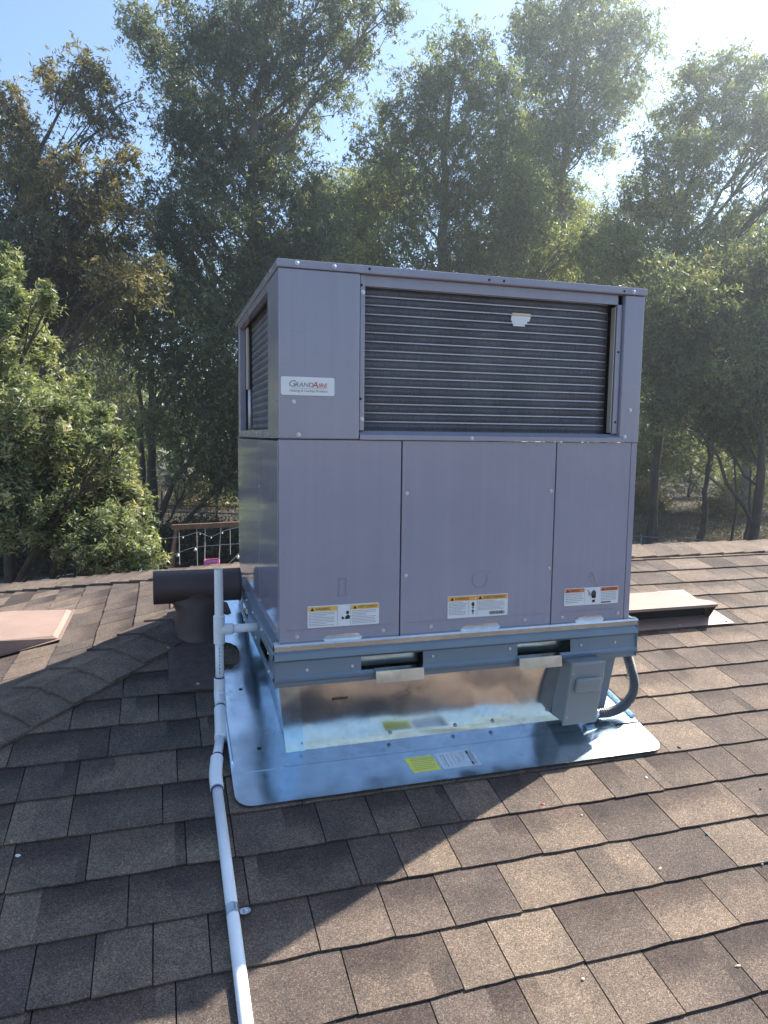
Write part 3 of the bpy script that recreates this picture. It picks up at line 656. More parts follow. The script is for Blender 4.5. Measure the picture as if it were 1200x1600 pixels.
# ================================================================== curb and flashing
curb = thing('roof_curb', 'galvanised sheet metal roof curb and flashing under the rooftop unit', 'roof curb', (.54, .1, rz(.1)))
G = M['galv']
def rp(x, y, h=0.0): return Vector((x, y, rz(y)))+N1*h
CT = -.124
xt0, xt1, yt0, yt1 = -.002, 1.072, .004, .97
xb0, xb1, yb0, yb1 = .022, 1.048, .030, .99
fx = np.linspace(0, 1, 15); fz = np.linspace(0, 1, 6)
def lerp(a, b, t): return a+(b-a)*t
rows = []
for t in fz:
    row = []
    for s_ in fx:
        top = Vector((lerp(xt0, xt1, s_), yt0, CT)); bot = rp(lerp(xb0, xb1, s_), yb0, .020)
        p = top.lerp(bot, t); p.y += .004*math.sin(math.pi*s_)*math.sin(math.pi*t); row.append(p)
    rows.append(row)
MB().sheet(rows).build('front_wall', M['wallmetal'], curb, smooth=True)
for xt, xb in ((xt0, xb0), (xt1, xb1)):
    rows = [[Vector((xt, lerp(yt0, yt1, s_), CT)).lerp(rp(xb, lerp(yb0, yb1, s_), .02), t) for s_ in fx] for t in fz]
    MB().sheet(rows).build('side_wall', G, curb, smooth=True)
for a, b, mm in ((xt0, xb0, G), (xt1-.055, xb1-.052, M['rail'])):
    m = MB()
    pts = [Vector((a-.001, yt0-.003, CT)), Vector((a+.056, yt0-.003, CT)), rp(b+.053, yb0-.003, .02), rp(b-.001, yb0-.003, .02)]
    m.prism(pts, (0, .0015, 0)); m.build('corner_flange', mm, curb)
# the pan: a canted strip at the foot of the front wall, then the aprons
FO = .0185
m = MB(); rows = [[rp(lerp(xb0-.012, xb1+.012, s_), y, h) for s_ in np.linspace(0, 1, 12)] for y, h in ((yb0+.001, .0225), (-.024, FO+.0022), (-.028, FO+.0018))]
m.sheet(rows); m.build('cant_strip', G, curb)
def apron(pts, name, h=FO, th=.0014):
    m = MB(); m.prism([rp(x, y, h) for x, y in pts], N1*th); return m.build(name, G, curb)
fpts = round_rect(-.135, 1.150, -.157, -.0265, .045, 7, (0, 0, 1, 1))
front_apron = apron(fpts, 'front_apron')
bite = [(-.122, .475), (-.100, .487), (-.090, .480), (-.072, .512), (-.060, .520), (-.055, .560), (-.050, .590), (-.056, .630), (-.075, .655), (-.100, .668), (-.128, .690)]
apron([(-.1352, -.031), (xb0-.013, -.031), (xb0-.013, -.020), (xb0, -.020), (xb0, 1.16), (-.135, 1.16)]+bite[::-1]+[(-.135, .46)], 'left_apron', FO+.0016)
apron([(xb1, -.020), (1.150, -.020), (1.150, 1.16), (xb1, 1.16)], 'right_apron', FO+.0016)
apron([(xb0, .992), (xb1, .992), (xb1, 1.155), (xb0, 1.155)], 'back_apron', FO+.004)
m = MB()
for x, y0, y1, dx in ((-.135, .0, .46, .010), (1.150, -.0, 1.1, -.010)):
    m.prism([rp(x, y0, FO+.003), rp(x+dx, y0+.004, FO+.003), rp(x+dx*.6, y0+.004, FO+.016), rp(x, y0, FO+.014)], V1*(y1-y0))
m.build('folded_lip', G, curb, bevel=.001)
for x, y in ((-.07, .36), (-.05, .06), (.10, .012), (.2, .012), (.33, .012)):
    MB().tube([rp(x, y, FO+.002), rp(x, y, FO+.0036)], .0065 if x < 0 else .003, 10).build('nail_hole' if x < 0 else 'rivet', M['dark'] if x < 0 else M['zinc'], curb)
for k, s_ in enumerate((.045, .30, .50, .62, .80, .83)):
    t = .88 if k < 4 else .80
    p = Vector((lerp(xt0, xt1, s_), yt0, CT)).lerp(rp(lerp(xb0, xb1, s_), yb0, .02), t)
    place('screw', SCREW_P, curb, Matrix.Translation(p+Vector((0, -.001, 0))))
def on_apron(x, v): return rp(x, -.15+v*CA, FO+.0024)          # v: distance up the slope from the front edge
def sticker(name, mat, pts, h, parent=curb):
    m = MB(); m.prism([rp(x, y, FO+h) for x, y in pts], N1*.0003); return m.build(name, mat, parent)
ys = sticker('yellow_sticker', M['yellow'], [(.352, -.117), (.434, -.117), (.428, -.055), (.343, -.055)], .0016)
m = MB(); r = random.Random(21)
for k in range(7):
    y = -.062-.0075*k; x0, x1 = .360, .418+(.006 if k % 3 else 0); x = x0
    while x < x1:
        w = r.uniform(.004, .011); hh = .0014 if k != 1 else .0022; m.quad(rp(x, y, FO+.0022), rp(x+w, y, FO+.0022), rp(x+w, y+hh, FO+.0022), rp(x, y+hh, FO+.0022)); x += w+.002
m.build('sticker_print', M['greyink'], ys)
ws = sticker('white_sticker', plain('sticker_white', (.55, .62, .68), .35, .0), [(.440, -.118), (.556, -.119), (.552, -.050), (.436, -.052)], .0016)
# its heading runs up the slope along the right edge
def wfr(a, b): return rp(.552-b, -.055-a, FO+.0024)
lettering('DL PRODUCTS, INC.', .001, .004, .058, .0095, M['black'], ws, frame=wfr)
def bar(a0, a1, b0, b1): return [wfr(a0, b0), wfr(a1, b0), wfr(a1, b1), wfr(a0, b1)]
m = MB(); m.quad(*bar(0, .014, .0155, .0215)); m.quad(*bar(.046, .060, .0155, .0215)); m.quad(*bar(.016, .044, .0165, .0178)); m.quad(*bar(.016, .044, .0192, .0205)); m.build('sticker_bar', M['black'], ws)
m = MB(); r = random.Random(4)
for b, a0, a1, hh in ((.034, .004, .03, .0016), (.040, .006, .05, .0012), (.050, .02, .045, .0022), (.056, .015, .05, .0016), (.068, .004, .05, .0012), (.080, .004, .055, .0014), (.092, .004, .058, .0024), (.1, .004, .05, .0012)):
    a = a0
    while a < a1:
        w = r.uniform(.003, .009); m.quad(*bar(a, min(a+w, a1), b, b+hh)); a += w+.0016
m.build('sticker_print', M['greyink'], ws)
def wall_at(s_, t): return Vector((lerp(xt0, xt1, s_), yt0, CT)).lerp(rp(lerp(xb0, xb1, s_), yb0, .02), t)
m = MB(); r = random.Random(8)
for k in range(2):
    x = .150
    while x < .196:
        w = r.uniform(.004, .010); z = -.182-.0045*k; a, b_ = x, min(x+w, .196); t0, t1 = (CT-z)/(CT-rz(.03)-.02), (CT-z-.0026)/(CT-rz(.03)-.02); yw = lambda t: lerp(yt0, yb0, t)-.0012; m.quad((a, yw(t0), z), (b_, yw(t0), z), (b_, yw(t1), z+.0026), (a, yw(t1), z+.0026)); x += w+.0015
m.build('stamped_print', M['black'], curb)

# ================================================================== disconnect box and conduit
disc = thing('disconnect_box', 'small grey electrical disconnect box leaning against the curb', 'electrical box', (.91, -.02, -.3))
sh = -.135
def dp(x, y, z): return (x+sh*(-.122-z)*1.0, y, z)
def leaning(x0, x1, y0, y1, z0, z1):
    m = MB().box(x0, x1, y0, y1, z0, z1); m.v = [dp(*v) for v in m.v]; return m
leaning(.883, .991, -.052, .022, -.305, -.126).build('enclosure', M['grey_box'], disc, bevel=.003)
leaning(.8765, .9955, -.062, -.0525, -.312, -.120).build('cover', M['grey_box'], disc, bevel=.006)
leaning(.8775, .9945, -.060, .0225, -.1255, -.1185).build('rain_lip', M['grey_box'], disc, bevel=.003)
m = leaning(.8940, .9820, -.076, -.0626, -.207, -.164); o = m.build('raised_latch_cover', M['grey_box'], disc, bevel=.009)
m = leaning(.9925, .9985, -.056, -.03, -.19, -.155); m.build('hasp', M['zinc'], disc)
for x, z in ((.884, -.150), (.886, -.285), (.984, -.290)):
    place('screw', SCREW_P, disc, Matrix.Translation(dp(x, -.0622, z)) @ Matrix.Scale(.7, 4))
con = thing('flexible_conduit', 'grey ribbed flexible conduit looping from the base rail to the disconnect box', 'conduit', (1.17, .02, -.3))
path = spline([(1.124, .02, -.085), (1.130, .02, -.130), (1.150, .02, -.190), (1.158, .015, -.235), (1.143, .010, -.275), (1.106, .005, -.302), (1.055, .000, -.312), (.985, -.005, -.306)], 46)
rad = [.0146+(.0016 if (k % 6) < 3 else -.0016) for k in range(len(path))]
MB().tube(path, rad, 14).build('ribbed_tube', M['conduit'], con)
d0 = (path[-1]-path[-6]).normalized()
MB().tube([path[-14], path[-14]+d0*.012, path[-14]+d0*.03], [.0185, .0185, .0165], 8).build('connector', M['zinc'], con)

# ================================================================== condensate drain of white pipe
drain = thing('drain_pipe', 'white plastic condensate drain with a vented tee running down the shingles', 'drain pipe', (-.137, .33, rz(.33)))
PR = .0134; RX, RY = -.1365, .332; TZ = -.046
def pipe(path, name='pipe', r=PR): return MB().tube(path, r, 18, caps=True).build(name, M['pvc'], drain, smooth=True)
def ring(p, d, r=.0172): 
    d = Vector(d).normalized(); p = Vector(p); return MB().tube([p-d*.0022, p-d*.0018, p+d*.0018, p+d*.0022], [PR, r, r, PR], 18, caps=False).build('primer_ring', M['primer'], drain, smooth=True)
def fitting(path, name, r=.0172):
    return MB().tube(path, r, 18).build(name, M['pvc'], drain, smooth=False)
o = MB(); o.tube([(RX, RY, TZ), (RX, RY, .145)], PR, 20, caps=False); o.tube([(RX, RY, .10), (RX, RY, .145)], PR-.003, 20, caps=False)
rr = [[(RX+q*math.cos(t), RY+q*math.sin(t), .145) for t in np.linspace(0, 2*math.pi, 21)] for q in (PR, PR-.003)]; o.sheet(rr); o.build('vent_riser', M['pvc'], drain, smooth=True)
MB().tube([(RX, RY, .10), (RX, RY, .101)], PR-.003, 12).build('riser_bore', M['dark'], drain)
fitting([(RX, RY, TZ-.045), (RX, RY, TZ-.043), (RX, RY, TZ+.043), (RX, RY, TZ+.045)], 'tee', [.0160, .0178, .0178, .0160])
fitting([(RX, RY, TZ), (RX+.040, RY, TZ), (RX+.042, RY, TZ)], 'tee_branch', [.0176, .0176, .0158])
pipe([(RX+.03, RY, TZ), (.01, RY, TZ)])
pipe([(RX, RY, TZ-.03), (RX, RY, -.235)])
fitting([(RX-.001, RY, -.2010), (RX-.001, RY, -.2025), (RX-.001, RY, -.246), (RX-.001, RY, -.248)], 'coupling', [.0158, .0174, .0174, .0158])
pts = [(RX, RY, -.19)]
q1 = rp(-.139, .318, .030); q2 = rp(-.139, .285, .024); q3 = rp(-.143, .235, .022); q4 = rp(-.150, .140, .020); q5 = rp(-.166, .055, .020); q6 = rp(-.176, -.02, .018); q7 = rp(-.176, -.06, .016)
pipe([(RX-.001, RY, -.240), q1, q2], r=PR)
fitting(spline([q1+Vector((0, .008, .016)), q1, q2+Vector((0, -.006, 0))], 5), 'elbow', .0176)
pipe([q2, q3], r=PR)
fitting(spline([rp(-.142, .262, .0225), q3, rp(-.147, .165, .021), rp(-.151, .125, .020)], 6), 'elbow', .0186)
pipe([q4, q5, q6], r=PR)
fitting(spline([rp(-.168, .042, .0195), q6, rp(-.1765, -.075, .0165)], 6), 'elbow', .0176)
pipe([q7, rp(-.1735, -.35, .0165), rp(-.171, -.69, .0165), rp(-.165, -1.6, .0165), rp(-.16, EAVE_Y-.05, .0165)])
for p, d in (((RX-.001, RY, -.1990), (0, 0, 1)), ((RX-.001, RY, -.2500), (0, 0, 1)), (q2+(q3-q2)*.30, q3-q2), (rp(-.1665, .048, .0198), q6-q5), (rp(-.1765, -.0795, .0165), (0, -CA, -SA))):
    ring(p, d, .0158)
m = MB(); r = random.Random(6)
z = -.185
while z < -.10: h = r.uniform(.004, .010); m.box(RX-.0022, RX+.0002, RY-PR-.0004, RY-PR+.002, z, z+h); z += h+.004
x = RX+.05
while x < -.03: h = r.uniform(.003, .009); m.box(x, x+h, RY-PR*.72-.0003, RY-PR*.6, TZ-.0090, TZ-.0072); x += h+.0035
m.build('pipe_print', M['greyink'], drain)
cp = rp(-.1727, -.452, .0165)
st = thing('pipe_strap', 'galvanised strap clamping the white drain pipe to the shingles', 'pipe clamp', rp(-.15, -.452))
m = MB(); rows = []
for y in (-.011, .011): rows.append([cp+V1*y+(A1*math.cos(t)+N1*math.sin(t))*(PR+.0012) for t in np.linspace(-.5, math.pi+.5, 16)])
m.sheet(rows); o = m.build('strap_band', M['strapmetal'], st); q = o.modifiers.new('thickness', 'SOLIDIFY'); q.thickness = .0012
m = MB(); c = cp+A1*.026-N1*.006; m.prism([c+A1*(.013*math.cos(t))+V1*(.009*math.sin(t)) for t in np.linspace(0, 5.9, 12)], N1*.0015); m.build('strap_ear', M['strapmetal'], st)
place('screw', SCREW, st, Matrix.Translation(c+N1*.0016) @ Matrix.Rotation(-math.pi/2+ANG, 4, 'X'))

# ================================================================== flue with a T-shaped top
flue = thing('flue_vent', 'dark brown flue with a T-shaped tube top beside the unit', 'roof vent', rp(-.183, .75))
cx, cy, cz, cr = -.182, .75, .0095, .0595
m = MB(); n = 36; rows = []
for x, r_ in ((-.336, cr-.002), (-.334, cr+.001), (-.325, cr), (-.25, cr), (-.11, cr), (-.04, cr), (-.030, cr+.001), (-.028, cr-.002)):
    rows.append([(x, cy+r_*math.cos(t), cz+r_*math.sin(t)) for t in np.linspace(0, 2*math.pi, n+1)])
m.sheet(rows); rows = [[(x, cy+(cr-.004)*math.cos(t), cz+(cr-.004)*math.sin(t)) for t in np.linspace(0, 2*math.pi, n+1)] for x in (-.336, -.2, -.028)]; m.sheet(rows)
m.build('cross_tube', M['vent'], flue, smooth=True)
m = MB(); rows = []
prof = [(cz-.008, .070, .056), (cz-.028, .071, .057), (cz-.047, .108, .048), (cz-.056, .096, .055), (cz-.066, .085, .059), (cz-.085, .079, .062), (-.14, .081, .066), (-.20, .084, .075), (-.232, .087, .095)]
for z, ax_, ay in prof: rows.append([(cx+ax_*math.cos(t), cy+ay*math.sin(t), z) for t in np.linspace(0, 2*math.pi, 33)])
m.sheet(rows); m.build('neck', M['vent'], flue, smooth=True)
pts = [(-.290, .40), (-.250, .385), (-.19, .39), (-.126, .372), (-.126, .95), (-.290, .95)]
m = MB(); m.prism([rp(x, y, .0150) for x, y in pts], N1*.0015); m.build('flange', plain('dusty_brown_flange', (.085, .058, .050), .85, var=.3, scale=30, bump=.002, bscale=60), flue)
for x, y in ((-.29, .66), (-.29, .70), (-.20, .42)): place('screw', SCREW_P, flue, Matrix.Translation(rp(x, y, .0165)) @ Matrix.Rotation(-math.pi/2+ANG, 4, 'X'))

# ================================================================== two low slant vents
def slant_vent(label, org, A, V, Nn, side, tap):
    t = thing('slant_vent', label, 'roof vent', org, 'low brown roof vents')
    def L(u, v, h): return org+A*u+V*v+Nn*h
    m = MB(); m.prism([L(-.02, -.035, .0145), L(side, -.035, .0145), L(side, .30, .0145), L(-.02, .30, .0145)], Nn*.0014); m.build('flange', M['turtle'], t)
    top = [(0, 0, .094), (.47, 0, .094), (.482, .05, .083), (.47-tap, .27, .030), (tap, .27, .030), (-.012, .05, .083)]
    m = MB(); P = [L(*p) for p in top]; m.add(P, [tuple(range(6))])
    foot = [(0, .03, .016), (.47, .03, .016), (.482, .06, .016), (.48-tap, .285, .016), (tap-.01, .285, .016), (-.012, .06, .016)]; Q = [L(*p) for p in foot]
    m.add(P+Q, [(k, k+1, 7+k, 6+k) for k in (1, 2, 3, 4)]+[(5, 0, 6, 11)])
    lip = [L(u, v-.001, h-.012) for u, v, h in top[:2]]; m.quad(P[0], P[1], lip[1], lip[0])
    o = m.build('hood', M['turtle'], t); q = o.modifiers.new('thickness', 'SOLIDIFY'); q.thickness = .002
    m = MB(); m.quad(L(.01, .05, .018), L(.46, .05, .018), L(.46, .06, .08), L(.01, .06, .08)); m.build('baffle', M['dark'], t)
    for u, v in ((.03, -.02), (.28, -.02), (side-.03, -.02)):
        o = place('screw', SCREW_P, t, Matrix.Translation(L(u, v, .016)) @ Matrix.Rotation(-math.pi/2, 4, 'X'))
    return t
slant_vent('low brown slant vent on the sunlit shingles right of the unit', rp(1.485, .565), A1, V1, N1, .55, .10)
def lp(x, y, h=0.0): return Vector((x, y, RIDGE_Z-S*(RIDGE_X-x)))+N2*h
slant_vent('low brown slant vent at the left edge of the roof beyond the hip', lp(-.975, 1.545), A2, V2, N2, .49, .015)

# ================================================================== trees
def leaf_arrays(cent, spread, per, length, width, droop, r, along=0.0):
    """narrow leaves hung in loose tufts round each centre"""
    n = len(cent)*per
    if along:
        ns = max(3, per//13); k = len(cent)*ns                       # strands in each tuft, leaves strung along them
        s0 = np.repeat(cent, ns, 0)+r.normal(size=(k, 3))*np.repeat(spread, ns, 0)
        sd = r.normal(size=(k, 3))*np.array([.55, .55, .35])+np.array([0, 0, -.55]); sl = along*r.uniform(.4, 1.25, (k, 1))
        idx = np.concatenate([np.arange(k).reshape(-1, ns)[:, r.integers(0, ns, per)].ravel()]); tt = r.random((n, 1))
        c = s0[idx]+sd[idx]*sl[idx]*tt+r.normal(size=(n, 3))*.055*along
    else: c = np.repeat(cent, per, 0)+r.normal(size=(n, 3))*np.repeat(spread, per, 0)
    d = r.normal(size=(n, 3)); d[:, 2] = d[:, 2]*.6-droop; d /= np.linalg.norm(d, axis=1)[:, None]
    w = np.cross(d, r.normal(size=(n, 3))); w /= np.linalg.norm(w, axis=1)[:, None]
    ln = length*r.uniform(.65, 1.3, (n, 1)); wd = width*r.uniform(.7, 1.25, (n, 1))
    v = np.empty((n, 4, 3)); v[:, 0] = c-d*ln*.5; v[:, 1] = c+w*wd*.5-d*ln*.05; v[:, 2] = c+d*ln*.5; v[:, 3] = c-w*wd*.5-d*ln*.05
    tone = np.clip(np.repeat(r.normal(.42, .22, len(cent)), per)+r.normal(0, .16, n), 0, 1)
    return v, tone
def leaf_mesh(name, v, tone, mat):
    n = len(v); me = bpy.data.meshes.new(name)
    me.vertices.add(n*4); me.vertices.foreach_set('co', v.reshape(-1))
    me.loops.add(n*4); me.loops.foreach_set('vertex_index', np.arange(n*4, dtype=np.int32))
    me.polygons.add(n); me.polygons.foreach_set('loop_start', np.arange(0, n*4, 4, dtype=np.int32)); me.polygons.foreach_set('loop_total', np.full(n, 4, dtype=np.int32))
    me.update(calc_edges=True); a = me.attributes.new('tone', 'FLOAT', 'FACE'); a.data.foreach_set('value', tone.astype(np.float32))
    me.materials.append(mat); return me
def wander(a, b, n, amp, r):
    a, b = np.array(a), np.array(b); t = np.linspace(0, 1, n)[:, None]; L = np.linalg.norm(b-a)
    off = np.cumsum(r.normal(size=(n, 3)), 0)*amp*L/n; off -= off[0]; off -= t*off[-1]
    return a+(b-a)*t+off
def make_tree(name, label, cat, axis, lobes, leafm, barkm, seed, trunk_r=.28, clumps=26, per=60, leaf=(.17, .030), droop=.9, tuft=.30, group=None, extra_stems=(), density=1.0, twig=True, total=None, along=0.0):
    """axis: trunk points from the ground up; lobes: (centre, radius, share) masses of foliage, each carried by a limb off the trunk"""
    r = np.random.default_rng(seed); axis = [np.array(p) for p in axis]
    t = thing(name, label, cat, Vector(axis[0]), group)
    wood = MB(); path = []
    for a, b in zip(axis[:-1], axis[1:]): path += list(wander(a, b, 7, .10, r)[:-1])
    path.append(axis[-1]); m = len(path)
    wood.tube([Vector(p) for p in path], [trunk_r*(1-.88*k/(m-1))+(trunk_r*.35 if k == 0 else 0) for k in range(m)], 9)
    P = np.array(path)
    for st in extra_stems:
        sp = []
        for a, b in zip(st[:-1], st[1:]): sp += list(wander(np.array(a), np.array(b), 6, .22, r)[:-1])
        sp.append(np.array(st[-1])); k = len(sp)
        wood.tube([Vector(p) for p in sp], [trunk_r*.55*(1-.8*i/(k-1)) for i in range(k)], 8)
        P = np.vstack([P, np.array(sp)])
    cents, spreads = [], []
    for (c, rad, share) in lobes:
        c = np.array(c); hd = np.hypot(P[:, 0]-c[0], P[:, 1]-c[1]); dz = hd*.5+np.abs((c[2]-P[:, 2])-1.15*hd-.3*rad)+np.where(P[:, 2] > c[2], 8*rad, 0); a = P[np.argmin(dz)]
        limb = wander(a, c, 7, .16, r); lr = .014+.017*np.linalg.norm(c-a)**.8
        wood.tube([Vector(p) for p in limb], [lr*(1-.75*i/6) for i in range(7)], 6, False)
        n = max(4, int(clumps*share*density))
        d = r.normal(size=(n, 3)); d /= np.linalg.norm(d, axis=1)[:, None]
        q = c+d*(rad*r.uniform(.25, 1.08, (n, 1))**.6)*np.array([1, 1, .95])
        if twig:
            for e in q[:max(5, int(n*.75))]:
                b0 = limb[r.integers(3, 7)]; tw = wander(b0, e, 4, .3, r); wood.tube([Vector(p) for p in tw], [lr*.42, lr*.32, lr*.2, lr*.08], 4, False)
        cents.append(q); spreads.append(np.tile(np.array([[tuft, tuft, tuft*1.15]])*(.6+.4*min(1.5, rad/1.5)), (n, 1))*r.uniform(.6, 1.3, (n, 1)))
    wood.build('trunk', barkm, t, smooth=True)
    if total: per = max(8, int(total/sum(len(q) for q in cents)))
    v, tone = leaf_arrays(np.vstack(cents), np.vstack(spreads), per, leaf[0], leaf[1], droop, r, along)
    o = place('crown', leaf_mesh('crown', v, tone, leafm), t)
    return t
def gpt(px, d):
    """a place on the ground d metres out below column px"""
    p = spot(px, 700, d); return (p.x, p.y, GROUND)
def lob(items, d, seed, depth=.9):
    r = random.Random(seed); out = []
    for it in items:
        px, py, rp_ = it[:3]; share = it[3] if len(it) > 3 else 1.0
        rad = rp_*d/F_PX*.93; out.append((tuple(spot(px, py, d+r.uniform(-1, 1)*depth*1.6)), rad, share*(rp_/60.0)**1.5))
    return out
def ax(pts, d): return [gpt(pts[0], d)]+[tuple(spot(px, py, d)) for px, py in pts[1:]]
GRP = 'tall gum trees behind the house'
make_tree('gum_tree', 'russet-tinged gum tree with open branches at the upper left corner', 'tree', ax([-70, (-45, 600), (-10, 420), (40, 280), (90, 180)], 23),
    lob([(5,150,40),(30,215,45),(95,125,32),(132,105,30),(60,265,60),(140,190,42,.5),(185,165,38,.5),(15,330,75),(90,325,70),(150,285,50,.7),(190,345,55,.8),(60,405,80),(140,415,70),(205,425,55,.8),(20,480,70),(100,470,60,.8),(200,250,35,.4)], 23, 1),
    M['leaf_rust'], M['bark_dark'], 101, .30, 30, 0, (.19, .046), .7, 0.2, GRP, total=68000, along=0.75)
make_tree('gum_tree', 'broad grey-green gum tree rising behind the left corner of the unit', 'tree', ax([395, (402, 600), (412, 440), (388, 310), (402, 150), (425, 20)], 28),
    lob([(230,40,45),(250,95,42),(300,25,48),(340,80,60),(295,140,45),(380,40,55),(445,15,55),(400,110,62),(330,185,58),(480,80,52,.9),(545,25,50,.8),(597,15,36,.7),(560,70,40,.7),(270,195,42),(390,200,68),(455,170,60),(310,255,60),(370,280,66),(445,262,66),(520,140,38,.5),(300,335,62),(380,370,70),(455,350,66),(245,300,42,.7),(275,400,58),(340,440,66),(420,425,62),(510,320,45,.8),(500,395,50),(420,-40,50),(520,-30,45)], 28, 2),
    M['leaf_dusk'], M['bark'], 102, .42, 34, 0, (.21, .050), .9, 0.22, GRP, total=125000, along=0.85)
make_tree('gum_tree', 'round-headed olive green gum tree above the middle of the unit', 'tree', ax([700, (692, 560), (690, 380), (698, 220), (712, 90)], 33),
    lob([(650,135,42),(700,90,46),(735,70,36),(690,160,62),(620,190,46,.8),(760,130,48),(790,190,44),(640,250,62),(720,240,72),(785,270,56),(600,300,62),(680,330,72),(760,350,72),(820,330,50),(560,370,62),(640,400,66),(730,410,66),(820,400,56),(870,395,52),(800,140,26,.6),(560,300,40,.7),(585,230,40,.7),(830,260,44,.8),(820,200,30,.6)], 33, 3),
    M['leaf_gum'], M['bark'], 103, .40, 34, 0, (.23, .054), .9, 0.25, GRP, total=95000, along=0.95)
make_tree('gum_tree', 'tall slender gum tree reaching the top edge right of centre', 'tree', ax([885, (872, 440), (878, 310), (890, 180), (905, 30), (910, -80)], 37),
    lob([(828,20,42),(880,-10,56),(940,5,52),(1000,30,36,.7),(850,80,50),(910,70,55),(970,80,50,.9),(1015,70,24,.5),(850,150,46),(900,150,55),(958,140,46,.8),(838,210,42),(890,220,50),(945,195,36,.6),(850,280,44),(880,310,44),(992,130,28,.5),(870,370,50)], 37, 4),
    M['leaf_gum'], M['bark'], 104, .36, 32, 0, (.25, .060), .9, 0.27, GRP, total=58000, along=1.0)
make_tree('gum_tree', 'pale sunlit gum tree leaning to the right edge', 'tree', ax([1025, (1030, 640), (1040, 500), (1060, 360), (1095, 240), (1140, 130)], 31),
    lob([(1090,135,42),(1140,110,42),(1180,130,46),(1060,180,46),(1120,190,55),(1190,210,52),(1040,240,46),(1100,260,55),(1010,300,46),(1060,320,62),(980,340,46),(950,385,54),(1030,400,72),(1110,370,50,.6),(1180,330,40,.5),(1230,180,60),(1240,260,50)], 31, 5),
    M['leaf_gum'], M['bark_dark'], 105, .20, 32, 0, (.22, .052), .9, 0.25, GRP, total=66000, along=0.9)
make_tree('gum_tree', 'dense low gum tree filling the right edge beside the unit', 'tree', ax([1185, (1190, 700), (1180, 560), (1200, 440)], 25),
    lob([(1180,420,66),(1120,450,74),(1200,500,84),(1060,470,70),(1130,550,84),(1045,560,60),(1200,600,76),(1090,625,56,.9),(1250,420,84),(1260,560,80),(1035,630,36,.7),(1150,660,50,.8)], 25, 6),
    M['leaf_dusk'], M['bark_dark'], 106, .19, 38, 0, (.19, .046), .9, 0.23, GRP, total=80000, along=0.75)
make_tree('gum_tree', 'gum tree added beyond the right edge to shade the low gum, only its left fringe in view', 'tree', ax([1345, (1345, 600), (1350, 400), (1350, 240)], 32),  # added mostly out of view so its crown shades the dense low gum
    lob([(1340,430,90),(1420,380,90),(1330,320,80),(1400,270,90),(1370,220,70),(1440,200,70),(1290,520,70),(1380,520,90),(1232,395,44),(1460,450,90),(1310,640,60),(1420,600,80)], 32, 12),
    M['leaf_gum'], M['bark'], 110, .40, 34, 0, (.24, .060), .9, .30, GRP, total=58000, along=.9)
b7 = gpt(240, 27)
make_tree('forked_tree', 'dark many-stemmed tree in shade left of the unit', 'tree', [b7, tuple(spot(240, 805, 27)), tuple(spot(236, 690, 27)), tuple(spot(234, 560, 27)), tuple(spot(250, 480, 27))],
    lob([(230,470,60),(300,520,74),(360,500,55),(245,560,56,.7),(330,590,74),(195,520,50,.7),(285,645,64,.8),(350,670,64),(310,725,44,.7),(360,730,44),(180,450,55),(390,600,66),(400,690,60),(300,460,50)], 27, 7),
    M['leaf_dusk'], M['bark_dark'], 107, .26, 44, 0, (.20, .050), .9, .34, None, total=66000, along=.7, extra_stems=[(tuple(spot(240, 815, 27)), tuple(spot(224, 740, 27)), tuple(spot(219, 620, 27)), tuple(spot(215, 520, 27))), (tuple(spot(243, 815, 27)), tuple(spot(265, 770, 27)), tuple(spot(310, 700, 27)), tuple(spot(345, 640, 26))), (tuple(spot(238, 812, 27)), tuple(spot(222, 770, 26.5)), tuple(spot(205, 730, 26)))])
# trees farther back, closing the gaps
r8 = random.Random(80)
for lab, px, tops, d in (('hazy far tree behind the russet gum at the left', 110, [(150,440,70),(30,520,90),(120,560,90),(60,640,80)], 46),
                         ('far tree showing between the two left gum trees', 470, [(520,390,70),(560,320,46,.7),(610,290,40,.7),(500,310,40,.7),(420,440,60),(480,440,60)], 50),
                         ('far tree behind the gap right of the slender gum', 940, [(900,390,70),(830,320,55),(800,250,40,.8),(960,430,70),(1010,470,80),(850,430,60),(1040,540,80),(780,400,60),(1010,620,60,.6)], 47),
                         ('far tree behind the dense gum at the right edge', 1170, [(1130,430,80),(1200,400,80),(1090,520,90),(1180,560,100),(1240,640,90),(1120,640,80,.8),(1040,680,50,.5)], 44)):
    make_tree('far_tree', lab, 'tree', ax([px, (px, 640), (px+5, 480), (px, tops[0][1])], d), lob(tops, d, px, 2), M['leaf_far'], M['bark'], 200+px, .26, 40, 0, (.38, .11), .8, .62, 'far trees behind the gum trees', twig=False, total=42000)
# bare lower trunks seen under the canopy at the right
for lab, px, d, top, w in (('dark straight trunk just right of the unit', 1020, 27, (1028, 560), .15), ('stout pale-topped trunk left of the small forked stems', 1102, 29, (1112, 600), .16), ('slim trunk near the right edge', 1172, 28, (1178, 610), .08), ('thick dark trunk at the right edge of the row', 1184, 30, (1186, 600), .14), ('thin crooked trunk beside the slim one', 1150, 27, (1146, 640), .06)):
    make_tree('bare_trunk_tree', lab, 'tree', [gpt(px, d), tuple(spot(px, 800, d)), tuple(spot((px+top[0])/2, 700, d)), tuple(spot(top[0], top[1], d))],
              lob([(top[0], top[1]+10, 40), (top[0]+25, top[1]-25, 45), (top[0]-25, top[1]-10, 40), (top[0]+10, top[1]+60, 24, .4)], d, px), M['leaf_gum'], M['bark_dark'], 300+px, w, 24, 0, (.20, .05), .9, .34, 'trunks standing beyond the fence', total=9000)
